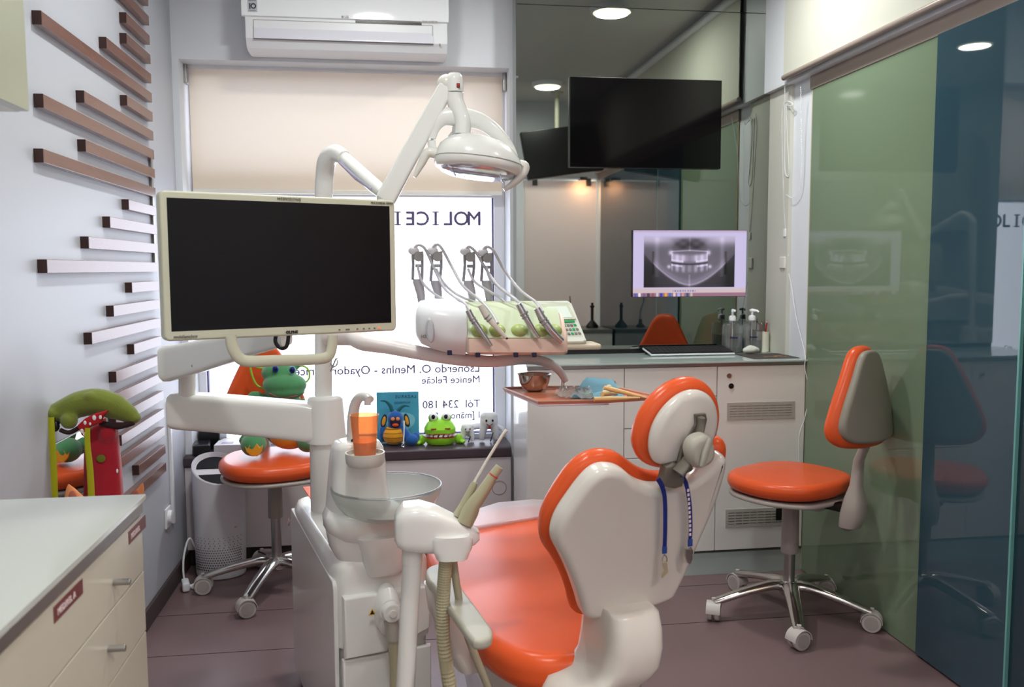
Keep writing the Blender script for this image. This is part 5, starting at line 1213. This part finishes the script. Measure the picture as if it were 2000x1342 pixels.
q.loft(rg); ec = q.build('end_cover', WHITE, t, ang=60)
q = MB(); c = du(840, 646, DYU - .112); q.loft([ring(c + V(0, s_, 0), (.25, 0, .1), (-.1, 0, 1), a_, b_, n=28) for s_, a_, b_ in ((.012, .05, .034), (-.006, .045, .030), (-.010, .03, .022))]); q.build('side_grip', CHROME if False else mat('grip_satin', (200, 200, 205), .2, metal=.3), ec)
q = MB(); c = du(822, 660, DYU - .092); q.text('H2B', .012, c, V(.9, -.35, 0), UP); q.build('logo', PRINTG, ec)
q = MB(); rg = []
for px_, s_ in ((903, .9), (908, 1.0), (1084, 1.0), (1092, .94)):
    pts = [(-.120, 685), (-.128, 680), (-.128, 664), (-.118, 650), (-.06, 610), (.0, 594), (.09, 592), (.10, 600), (.10, 684), (.09, 688)]
    cc = du(px_, 645)
    rg.append([V(cc.x, DYU + y_ * s_, du(px_, 645 + (pz - 645) * s_).z) for y_, pz in pts])
q.loft(rg); q.build('base', SALMON, t, ang=35)
q = MB(); rg = []
for px_ in (906, 1082):
    pts = [(-.124, 653), (-.064, 606), (.0, 590), (.05, 589), (.05, 593), (.0, 596), (-.058, 612), (-.118, 658)]
    rg.append([V(du(px_, 640).x, DYU + y_, du(px_, pz).z) for y_, pz in pts])
q.loft(rg); sm_ = q.build('silicone_mat', SILIC, t, ang=30)
for px_ in (928, 962, 1003, 1043, 1068):
    q = MB(); c = V(du(px_, 640).x, DYU - .100, du(px_, 642).z); q.ell(c, (.024, .03, .020), n=24, k=12); q.build('holder_cup', SILICD, sm_)
for px_ in (878, 933, 1007, 1043):
    c = du(px_, 693 if px_ > 900 else 689, DYU - .125); MB().box(c, (.013, .014, .013), bev=.002).build('knob', mat('navy_knob', (28, 30, 60), .4), t)
WH = mat('whip_grey', (176, 172, 178), .3, metal=.2)
whips = [((808, 487), (806, 545), (818, 588)), ((845, 487), (841, 548), (851, 582)), ((909, 488), (905, 548), (917, 582)), ((943, 490), (940, 548), (950, 582))]
for i, (tp, md, bt) in enumerate(whips):
    yb_ = DYU + .06
    tp, md, bt = [(x_ + 6, y_) for x_, y_ in (tp, md, bt)]
    w_ = t
    q = MB(); q.loft([ring(du(bt[0], bt[1] + 12, yb_), (1, 0, 0), (0, 1, 0), .009, .006, n=16), ring(du(bt[0] - 2, bt[1] - 12, yb_), (1, 0, 0), (0, 1, 0), .012, .007, n=16), ring(du(md[0] + 5, md[1] + 8, yb_), (1, 0, 0), (0, 1, 0), .015, .007, n=16), ring(du(md[0] + 4, md[1], yb_), (1, 0, 0), (0, 1, 0), .014, .006, n=16)])
    wp = q.build('whip_arm', WH, t)
    q = MB()
    for dx in (-9, 9): q.tube([du(md[0] + dx + 3, md[1] + 2, yb_), du(tp[0] + dx + 2, (tp[1] + md[1]) / 2, yb_), du(tp[0] + dx + 1, tp[1] + 4, yb_)], .0042, n=8)
    q.tube([du(md[0] - 4, md[1] + 4, yb_), du(md[0] + 11, md[1] + 4, yb_)], .005, n=8); q.tube([du(tp[0] - 3, tp[1] + 32, yb_), du(tp[0] + 9, tp[1] + 32, yb_)], .0045, n=8)
    q.build('frame', mat('whip_frame_grey', (150, 146, 154), .3), wp)
    q = MB(); q.ell(du(tp[0] - 6, tp[1] + 3, yb_), (.016, .012, .012)); q.loft([ring(du(tp[0] - 12, tp[1] + 1, yb_), (0, 1, 0), (0, 0, 1), .006, .006, n=16), ring(du(tp[0] + 2, tp[1] - 2, yb_), (0, 1, 0), (0, 0, 1), .010, .009, n=16)]); q.build('hood', mat('whip_white', (224, 222, 228), .25), wp)
    q = MB(); c = du(tp[0] + 4, tp[1] + 14, yb_ - .012); q.cyl(c, c + V(0, .024, 0), .0145, n=20, bev=.002); q.build('roller', mat('roller_grey', (150, 146, 146), .35), wp)
hoses = [((803, 488), (812, 479), (826, 486), (843, 522), (862, 560), (884, 580), (905, 594), (920, 620), (930, 636)),
         ((839, 488), (847, 478), (858, 484), (878, 520), (900, 558), (935, 588), (955, 610), (968, 632)),
         ((904, 490), (912, 482), (925, 492), (943, 522), (968, 558), (1000, 583), (1015, 596), (1025, 610)),
         ((938, 491), (946, 482), (960, 490), (980, 526), (1010, 565), (1040, 588), (1050, 600), (1056, 610))]
for h_ in hoses:
    n_ = len(h_); L = []
    for i, (x_, y_) in enumerate(h_): L.append(du(x_ + 4, y_, DYU + .055 - .20 * max(0, (i - 3) / (n_ - 4)) ** 1.0))
    q = MB(); q.tube(spl(L, 6), .0042, n=10); q.build('hose', HOSEG, t)
for h_ in (((814, 520), (822, 550), (845, 573), (870, 587), (895, 594), (908, 600)), ((850, 525), (864, 552), (890, 575), (925, 590), (945, 596)), ((912, 525), (925, 550), (950, 567), (975, 582), (990, 596)), ((948, 520), (955, 545), (975, 562), (1000, 580), (1018, 596))):
    q = MB(); q.tube(spl([du(x_ + 2, y_, DYU + .05 - .07 * i / 5) for i, (x_, y_) in enumerate(h_)], 5), .0038, n=10); q.build('return_hose', HOSEG, t)
HPM = mat('handpiece_steel', (196, 196, 200), .2, metal=.85)
hy_ = DYU - .145
hps = [('handpiece', [(914, 606, .008), (922, 622, .0085), (938, 645, .0075), (952, 665, .006), (960, 676, .0045)], HPM), ('syringe', [(938, 596, .008), (950, 618, .0085), (970, 640, .007), (986, 657, .0055), (990, 661, .0045)], mat('syringe_white', (222, 216, 204), .3)),
       ('handpiece', [(1012, 594, .008), (1022, 612, .0095), (1034, 632, .008), (1046, 650, .0055), (1053, 660, .0045)], HPM), ('handpiece', [(1048, 602, .009), (1060, 624, .0115), (1076, 645, .0105), (1090, 660, .0095), (1098, 667, .0085)], HPM)]
for nm, pts, m_ in hps:
    q = MB(); q.tube([du(a_, b_, hy_) for a_, b_, r_ in pts], [r_ for a_, b_, r_ in pts], n=16); h_ = q.build(nm, m_, t)
    a_, b_, r_ = pts[1]; d_ = (du(pts[2][0], pts[2][1], hy_) - du(a_, b_, hy_)).normalized(); c = du(a_, b_, hy_)
    q = MB(); q.cyl(c, c + d_ * .004, r_ * 1.12, n=20); q.cyl(c + d_ * .010, c + d_ * .013, r_ * 1.08, n=20); q.build('collar', mat('collar_grey', (150, 148, 152), .3, metal=.5), h_)
    if nm == 'syringe': q = MB(); q.ell(du(990, 661, hy_ - .004), (.003, .003, .003), n=10, k=6); q.build('tip', BLACK, h_)
# control panel
t = thing('control_panel', 'small tilted control panel with a display at the end of the delivery unit', 'control panel', pY(1125, 680, 2.40))
cp = [pY(1047, 588, 2.43), pY(1108, 586, 2.43), pY(1117, 592, 2.43), pY(1146, 664, 2.33), pY(1140, 668, 2.33), pY(1088, 668, 2.33)]
nn = (cp[1] - cp[0]).cross(cp[5] - cp[0]).normalized()
if nn.y > 0: nn = -nn
q = MB(); q.puff(cp, nn, .022, .005); cpb = q.build('case', mat('panel_white', (222, 226, 214), .3), t)
def cpt(a_, b_, off=.0012): return cp[0] + (cp[1] - cp[0]) * a_ + (cp[5] - cp[0]) * b_ + nn * off
def cpr(name, a0, a1, b0, b1, m_, off=.0015, par=None):
    q = MB(); q.puff([cpt(a0, b0, off), cpt(a1, b0, off), cpt(a1, b1, off), cpt(a0, b1, off)], nn, .002, .0003); return q.build(name, m_, par or cpb)
cpr('bezel', .12, .95, .08, .48, mat('panel_beige', (206, 212, 190), .35))
cpr('display', .22, .86, .16, .44, mat('display_grey', (214, 222, 214), .12, emis=(190, 205, 195), estr=.25), .0022)
cpr('green_bar', .10, .86, .51, .55, LED, .0018)
for j in range(3):
    for i in range(7): cpr('key', .12 + i * .11, .20 + i * .11, .60 + j * .10, .645 + j * .10, PRINTG if (i + j) % 3 else LED, .0017)
q = MB(); fc = pY(1127, 675, 2.38); q.box(fc, (.118, .10, .016), bev=.007, seg=3); q.build('foot', mat('foot_cream', (206, 196, 174), .4), t)

# ---- instrument tray and what lies on it
TZ = .955
t = thing('instrument_tray', 'copper coloured instrument tray hanging from the delivery unit arm', 'tray', pZ(1140, 770, TZ))
to = [pZ(984, 760, TZ), pZ(1052, 786, TZ), pZ(1190, 783, TZ), pZ(1268, 778, TZ), pZ(1272, 773, TZ), pZ(1200, 757, TZ), pZ(1120, 757, TZ), pZ(1040, 757, TZ)]
q = MB(); q.puff(to, UP, .006, .002); q.build('plate', TRAYM, t)
q = MB(); q.tube([p_ + UP * .002 for p_ in to], .0035, n=8, closed=True); q.build('rim', mat('tray_rim', (196, 150, 130), .3), t)
q = MB(); q.puff([p_ - UP * .006 for p_ in [to[0] + (to[5] - to[0]) * .02, to[1], to[2] + (to[2] - to[6]) * 0, to[6], to[7]]], UP, .005, .002); q.build('under_plate', mat('tray_lilac', (200, 192, 206), .3), t)
q = MB(); a_ = pY(1099, 738, 2.46); q.cyl(a_, V(a_.x, a_.y, TZ), .0055, n=14); q.build('post', UNITW, t)
bwl = pZ(1046, 766, TZ); bwl.y += .02
br2 = 34 * 2.36 / FPX
t = thing('steel_bowl', 'small round stainless steel bowl on the copper tray', 'bowl', bwl)
MB().lathe([(.0, .001), (br2 * .45, .001), (br2 * .72, .010), (br2 * .90, .026), (br2, .048), (br2 * 1.02, .049), (br2 * .97, .047), (br2 * .87, .028), (br2 * .68, .013), (.0, .004)], bwl, n=44).build('bowl', mat('mirror_steel', (190, 184, 178), .12, metal=1.0), t)
random.seed(4)
def crinkle(pts, nx, ny, amp, z0, lift=0.0):
    q = MB(); A, B, C_, D = [Vector(p_) for p_ in pts]; g = []
    for j in range(ny + 1):
        row = []
        for i in range(nx + 1):
            u_, v_ = i / nx, j / ny; p_ = A * (1 - u_) * (1 - v_) + B * u_ * (1 - v_) + C_ * u_ * v_ + D * (1 - u_) * v_
            row.append(q.bm.verts.new((p_.x, p_.y, p_.z + random.uniform(0, amp) + lift * math.sin(math.pi * v_) * .5)))
        g.append(row)
    for j in range(ny):
        for i in range(nx): q.face((g[j][i], g[j][i + 1], g[j + 1][i + 1], g[j + 1][i]))
    r_ = bmesh.ops.solidify(q.bm, geom=q.bm.faces[:], thickness=.0012)
    return q
z_ = TZ + .004
q = crinkle([pZ(1112, 777, z_), pZ(1222, 777, z_), pY(1196, 742, 2.50), pY(1146, 737, 2.50)], 12, 8, .003, z_)
tag(q.build('paper_bib', BIB), 'folded pale blue paper bib on the copper tray', 'bib')
z2_ = TZ + .006
q = crinkle([pZ(1082, 777, z2_), pZ(1160, 781, z2_), pZ(1150, 760, z2_), pZ(1095, 760, z2_)], 16, 10, .012, z2_, .012)
tag(q.build('instrument_pouch', POUCH), 'crumpled transparent sterile pouch beside the steel bowl', 'pouch')
ins = [((1160, 780), (1250, 777), .0055, 'beige impression tray handle lying lowest on the copper tray'), ((1180, 757), (1262, 777), .0055, 'beige instrument slanting over the tray right end'), ((1176, 770), (1206, 769), .005, 'short beige instrument in the middle of the tray pile')]
for i, (a_, b_, r_, lab) in enumerate(ins):
    z3 = TZ + .010 + i * .006
    q = MB(); pa, pb = pZ(a_[0], a_[1], z3 + (.018 if i == 1 else 0)), pZ(b_[0], b_[1], TZ + .010)
    q.tube([pa, pa + (pb - pa) * .3, pa + (pb - pa) * .7, pb], [r_ * 1.1, r_ * 1.2, r_ * .8, r_ * .4], n=12)
    tag(q.build('plastic_instrument', BEIGE), lab, 'instrument', 'beige instruments on the tray')
q = MB(); c = pZ(1184, 762, TZ + .012); q.ell(c, (.011, .009, .012)); q.ell(c + V(.008, 0, .008), (.009, .008, .008)); q.ell(c + V(-.004, -.01, -.006), (.012, .008, .008))
tag(blob(q, .002, 2).build('impression_cup', mat('ivory_plastic', (226, 216, 186), .35)), 'ivory plastic cup piece on top of the tray pile', 'instrument')
q = MB(); c = pZ(1148, 774, TZ + .008); q.loft([ring(c + V(x_, 0, .004), (0, 1, 0), (0, 0, 1), .008, .005, p=3, n=16) for x_ in (-.012, .012)]); tag(q.build('teal_clip', TEAL), 'small teal plastic clip on the tray', 'clip')
q = MB(); c1, c2 = pZ(1225, 773, TZ + .012), pZ(1252, 779, TZ + .006); q.tube([c1, c2], .002, n=8); q.tube([c1 + V(.01, .012, 0), c2 + V(.01, .01, 0)], .002, n=8); tag(q.build('steel_tweezers', CHROME), 'thin steel tweezers tip at the tray right end', 'tweezers')

# ---- suction holder
SY = 1.80
t = thing('suction_holder', 'cream suction tube holder on a post in front of the orange chair', 'suction holder', pY(803, 1342, SY))
def su(px, py, y_=SY): return pY(px, py, y_)
q = MB(); kk = 1.86 / FPX
hd = V(.97, .10, -.20).normalized(); hd = (su(925, 1046, SY - .02) - su(785, 1030)).normalized()
hvv = V(-.1, 1, 0).normalized()
rg = []
for px_, zt, zb, d_ in ((770, 1012, 1050, .030), (776, 998, 1062, .042), (790, 985, 1070, .050), (820, 982, 1073, .052), (850, 990, 1074, .050), (880, 1004, 1072, .044), (905, 1016, 1068, .038), (925, 1028, 1060, .028), (935, 1036, 1052, .018)):
    rg.append(ring(su(px_, (zt + zb) / 2), (0, 1, 0), (0, 0, 1), d_, (zb - zt) / 2 * kk, p=4.5, n=36))
q.loft(rg); q.build('head', UNITW, t, ang=45)
q = MB(); q.loft([ring(su(882, y_, SY - .03), (1, 0, 0), (0, 1, 0), w_ * kk, .034, p=3.5, n=28) for y_, w_ in ((1042, 34), (1050, 40), (1070, 38), (1076, 34), (1087, 30))]); q.build('tube_clamp', UNITW, t)
q = MB(); q.loft([ring(su(805, y_), (1, 0, 0), (0, 1, 0), w_, w_, n=28) for y_, w_ in ((1068, .0215), (1098, .0215), (1100, .0205), (1102, .0205))] + [ring(su(804 - (y_ - 1100) * .05, y_), (1, 0, 0), (0, 1, 0), .0200, .0200, n=28) for y_ in (1180, 1260, 1342, 1420)]); q.build('post', UNITW, t)
q = MB(); q.tube([su(893, 1008), su(905, 990), su(925, 948), su(928, 942)], [.010, .0105, .0075, .006], n=16); s1 = q.build('saliva_ejector', HOSE, t)
q = MB(); q.tube([su(925, 945), su(955, 893), su(984, 846), su(990, 840)], [.0035, .0032, .0032, .004], n=12); q.build('ejector_tip', mat('ivory_tip', (224, 222, 208), .35), s1)
q = MB(); q.tube([su(908, 1022, SY - .02), su(918, 1000, SY - .02), su(925, 985, SY - .02), su(940, 965, SY - .02), su(968, 922, SY - .02), su(976, 912, SY - .02)], [.017, .018, .0155, .0135, .0095, .009], n=18); s2 = q.build('suction_handpiece', HOSE, t)
q = MB(); c = su(963, 930, SY - .02); d_ = (su(976, 912, SY - .02) - c).normalized(); q.cyl(c, c + d_ * .003, .0108, n=20); q.build('red_ring', mat('ring_red', (190, 80, 60), .4), s2)
q = MB(); L = spl([su(872, 1085, SY - .02), su(868, 1130, SY - .02), su(865, 1190, SY - .02), su(867, 1260, SY - .02), su(878, 1342, SY - .02), su(886, 1400, SY - .02)], 22)
q.tube(L, [.0150 if i % 2 else .0142 for i in range(len(L))], n=16); q.build('ribbed_hose', HOSE, t, ang=20)
q = MB(); q.tube(spl([su(884, 1085, SY), su(893, 1150, SY), su(908, 1225, SY), (su(932, 1290, SY)), su(958, 1350, SY), su(985, 1400, SY)], 8), .0085, n=12); q.build('thin_hose', mat('hose_olive', (170, 164, 140), .4), t)

# ================================================================== DENTAL CHAIR
OC = V(.37, 1.70, 0)
def CH(x, y, z): return OC + RX_ * x + AX * y + UP * z
t = thing('dental_chair', 'orange reclining dental chair with white shell seen from behind', 'dental chair', CH(.1, .4, 0), CTH)
so = [(-.125, .10), (-.095, .035), (-.02, -.01), (.10, -.02), (.17, .0), (.225, .06), (.24, .20), (.27, .42), (.38, .70), (.45, .90), (.44, .99), (.36, 1.04), (.26, 1.05), (.15, 1.02), (.05, .95), (-.03, .86), (-.09, .74), (-.105, .60), (-.115, .42), (-.14, .22)]
ol = spl([CH(x_, y_, .50) for x_, y_ in so], 5, True)
q = MB(); q.puff(ol, UP, .085, .034, k=6, dome=.006)
for v_ in q.bm.verts:
    l_ = (v_.co - OC).dot(AX); v_.co.z += .035 * max(0, (l_ - .45)) ** 1.0 * 1.2 + .020 * max(0, .18 - l_)
q.build('seat', ORANGE, t, ang=80)
q = MB(); q.puff([CH(x_, y_, .532) for x_, y_ in ((.02, .93), (.12, 1.0), (.26, 1.07), (.38, 1.06), (.47, 1.0), (.46, .88), (.25, .86), (.10, .84))], UP, .02, .008); q.build('foot_cover', thin_glass('foot_sheet_sheen', (245, 245, 250), .3, .10, .45, (240, 225, 228)), t)  # clear plastic sheet; its pinkish white also paints in the window sheen
lo = [(-.10, .12), (-.06, .04), (.0, .0), (.10, -.005), (.15, .01), (.19, .08), (.21, .22), (.24, .42), (.36, .70), (.36, .90), (.26, .97), (.12, .93), (.02, .84), (-.05, .72), (-.07, .58), (-.085, .42), (-.11, .25)]
ll = spl([CH(x_, y_, .0) for x_, y_ in lo], 4, True); ctr = CH(.12, .42, 0)
q = MB(); q.loft([[ctr + (p_ - ctr) * s_ + UP * z_ for p_ in ll] for z_, s_ in ((.438, .95), (.42, 1.0), (.40, 1.0), (.33, .93), (.22, .80), (.12, .72), (.04, .72), (.0, .74))]); q.build('base_shell', SHELL, t, ang=50)
# hinge shell, right below the back
q = MB(); rg = []
BY = 1.62
for py_, xl, xr, dpt in ((1190, 1172, 1272, .06), (1200, 1170, 1282, .075), (1230, 1168, 1285, .085), (1265, 1166, 1284, .09), (1300, 1160, 1278, .09), (1325, 1140, 1265, .085), (1345, 1090, 1255, .075), (1400, 1060, 1250, .07)):
    a_, b_ = pY(xl, py_, BY), pY(xr, py_, BY); c = (a_ + b_) / 2 + V(0, .05, 0); rg.append(ring(c, RX_, AX, (b_ - a_).length / 2 * 1.0, dpt, p=4.0, n=40))
q.loft(rg); q.build('hinge_cover', SHELL, t, ang=60)
# back shell
TIL = math.radians(15)
BU = (UP * math.cos(TIL) - AX * math.sin(TIL)).normalized(); BN = -(RX_.cross(BU)).normalized()
if BN.dot(V(0, -1, 0)) < 0: BN = -BN
B0 = CH(.07, -.01, .55)
def bp(px, py, off=0.0): return pP(px, py, B0 + BN * off, BN)
def z8(p, o): return [bp(800 + a_ * .4634, 720 + b_ * .4634, o) for a_, b_ in p]
sh = [(620, 740), (638, 655), (695, 565), (755, 485), (810, 437), (862, 428), (915, 440), (960, 480), (1010, 505), (1070, 513), (1150, 502), (1210, 478), (1270, 428), (1318, 378), (1345, 372), (1348, 410), (1338, 460), (1300, 580), (1240, 720), (1185, 850), (1125, 975), (1105, 988), (1040, 1015), (900, 1050), (785, 1072), (745, 1058), (725, 990), (690, 890), (650, 805)]
q = MB(); q.puff(spl(z8(sh, .045), 4, True), BN, .050, .018, k=6); q.build('back_shell', SHELL, t, ang=75)
cu_ = [(566, 712), (580, 620), (625, 535), (690, 440), (755, 385), (820, 363), (890, 370), (940, 405), (990, 440), (1060, 460), (1130, 455), (1180, 440), (1240, 375), (1290, 325), (1325, 300), (1350, 312), (1356, 350), (1345, 410), (1285, 560), (1190, 740), (1110, 900), (1050, 965), (900, 1010), (760, 1055), (725, 1060), (698, 1040), (680, 960), (655, 890), (615, 815), (575, 760)]
q = MB(); q.puff(spl(z8(cu_, .0), 4, True), BN, .050, .024, k=6); q.build('backrest', ORANGE, t, ang=80)
# headrest
TH = math.radians(6); HU = (UP * math.cos(TH) - AX * math.sin(TH)).normalized(); HN = -(RX_.cross(HU)).normalized()
if HN.dot(V(0, -1, 0)) < 0: HN = -HN
H0 = bp(1330, 860, .02)
def hpt(px, py, off=0.0): return pP(px, py, H0 + HN * off, HN)
def h8(p, o): return [hpt(800 + a_ * .4634, 720 + b_ * .4634, o) for a_, b_ in p]
ho = [(965, 335), (975, 250), (1015, 165), (1085, 90), (1165, 48), (1235, 48), (1295, 95), (1322, 170), (1320, 250), (1290, 330), (1230, 395), (1150, 425), (1070, 430), (1000, 405)]
hs = [(1028, 345), (1038, 270), (1078, 190), (1145, 122), (1210, 95), (1268, 108), (1305, 155), (1315, 230), (1298, 305), (1255, 370), (1190, 405), (1120, 410), (1075, 416), (1042, 400)]
q = MB(); q.puff(spl(h8(ho, .0), 5, True), HN, .045, .021, k=6); q.build('headrest', ORANGE, t, ang=80)
q = MB(); q.puff(spl(h8(hs, .030), 5, True), HN, .034, .018, k=6, dome=.006); q.build('headrest_shell', SHELL, t, ang=75)
q = MB(); q.puff(h8([(1205, 195), (1250, 190), (1256, 215), (1245, 262), (1215, 280), (1180, 330), (1150, 400), (1135, 400), (1150, 330), (1185, 270), (1205, 235)], .040), HN, .010, .002); q.build('slot', mat('slot_dark', (96, 90, 82), .6), t)
q = MB(); q.tube(spl(h8([(1228, 205), (1228, 240), (1215, 290), (1190, 350), (1160, 400), (1130, 440)], .046), 5), [.011, .011, .012, .014, .016, .018], n=16, flat=.5, upv=HN); q.build('headrest_bar', mat('bar_grey', (112, 106, 96), .35), t, ang=60)
kn = hpt(800 + 1212 * .4634, 720 + 340 * .4634, .055)
q = MB(); q.loft([ring(kn + HN * h_, (RX_ * .9 + HU * .35).normalized(), (HU * .9 - RX_ * .35).normalized(), .029 * s_, .034 * s_, p=2.3, n=36) for h_, s_ in ((-.008, .9), (.0, 1.0), (.012, .98), (.020, .84), (.023, .6))]); kb = q.build('adjust_knob', mat('knob_grey', (176, 172, 160), .3), t, ang=60)
q = MB(); q.tube([kn + HN * .024 - HU * .024 - RX_ * .003, kn + HN * .026, kn + HN * .022 + HU * .026 + RX_ * .012], [.008, .010, .009], n=14, flat=.6); q.build('knob_grip', mat('knob_grey', (176, 172, 160), .3), kb, ang=60)
q = MB(); q.puff(z8([(1068, 500), (1085, 420), (1120, 400), (1200, 420), (1175, 445), (1155, 500), (1120, 512)], .062), BN, .028, .008); q.build('bracket', mat('bracket_grey', (104, 98, 86), .35), t)
# armrest
AZ = .60
ar = [(832, 1112), (845, 1103), (866, 1104), (905, 1150), (953, 1214), (962, 1234), (955, 1246), (930, 1250), (915, 1240), (880, 1190), (850, 1150), (833, 1128)]
q = MB(); q.puff(spl([pZ(a_, b_, AZ) for a_, b_ in ar], 4, True), UP, .022, .008, k=4); q.build('armrest', mat('armrest_grey', (172, 170, 156), .35), t, ang=70)
q = MB(); a_ = pZ(858, 1128, AZ) - UP * .02; q.loft([ring(a_ + UP * z_ + AX * y_ + RX_ * x_, RX_, AX, .028, .055, p=3, n=28) for z_, y_, x_ in ((0, 0, 0.0), (-.06, .0, .008), (-.14, -.02, .03), (-.18, -.03, .05))]); q.build('armrest_post', SHELL, t, ang=60)

# ---- lanyard over the chair back
t = thing('bib_lanyard', 'blue printed ribbon with metal clips hanging over the chair back', 'lanyard', bp(1310, 1000, .06))
def lb(px, py, o=.060): return bp(px, py, o)
q = MB(); q.tube(spl([lb(1285, 935, .062), lb(1295, 955), lb(1299, 985), lb(1299, 1040), lb(1298, 1068)], 5), .0048, n=8, flat=.18, upv=RX_); q.build('ribbon', STRAPB, t)
q = MB(); q.tube(spl([lb(1330, 928, .062), lb(1340, 945), lb(1347, 985), lb(1349, 1030), lb(1348, 1052)], 5), .0045, n=8, flat=.18, upv=RX_); r2 = q.build('ribbon', STRAPB, t)
q = MB()
for i in range(11): q.box(lb(1344 + 4 * math.sin(i / 10 * 1.6), 958 + i * 8.6, .0615), (.0045, .0006, .0055), rz=CTH)
q.build('ribbon_print', PRINTW, r2)
for px_, py_ in ((1298, 1074), (1348, 1060)):
    q = MB(); q.box(lb(px_, py_, .061), (.011, .004, .016), rz=CTH, bev=.002); q.build('crimp', mat('crimp_blue', (30, 60, 130), .4), t)
    q = MB(); L = [lb(px_ + dx, py_ + dy, .063) for dx, dy in ((0, 10), (4, 16), (3, 24), (-3, 24), (-4, 16))]; q.tube(spl(L, 4, True), .0014, n=6, closed=True); q.build('ring', CHROME, t)
q = MB(); q.puff([lb(a_, b_, .066) for a_, b_ in ((1294, 1100), (1303, 1098), (1306, 1118), (1294, 1130), (1290, 1126), (1298, 1114))], BN, .005, .001); q.build('clip', mat('clip_ivory', (200, 190, 160), .3, metal=.4), t)
q = MB(); q.puff([lb(a_, b_, .066) for a_, b_ in ((1340, 1074), (1352, 1074), (1353, 1092), (1349, 1103), (1343, 1100), (1339, 1088))], BN, .005, .001); q.build('clip', STEEL, t)
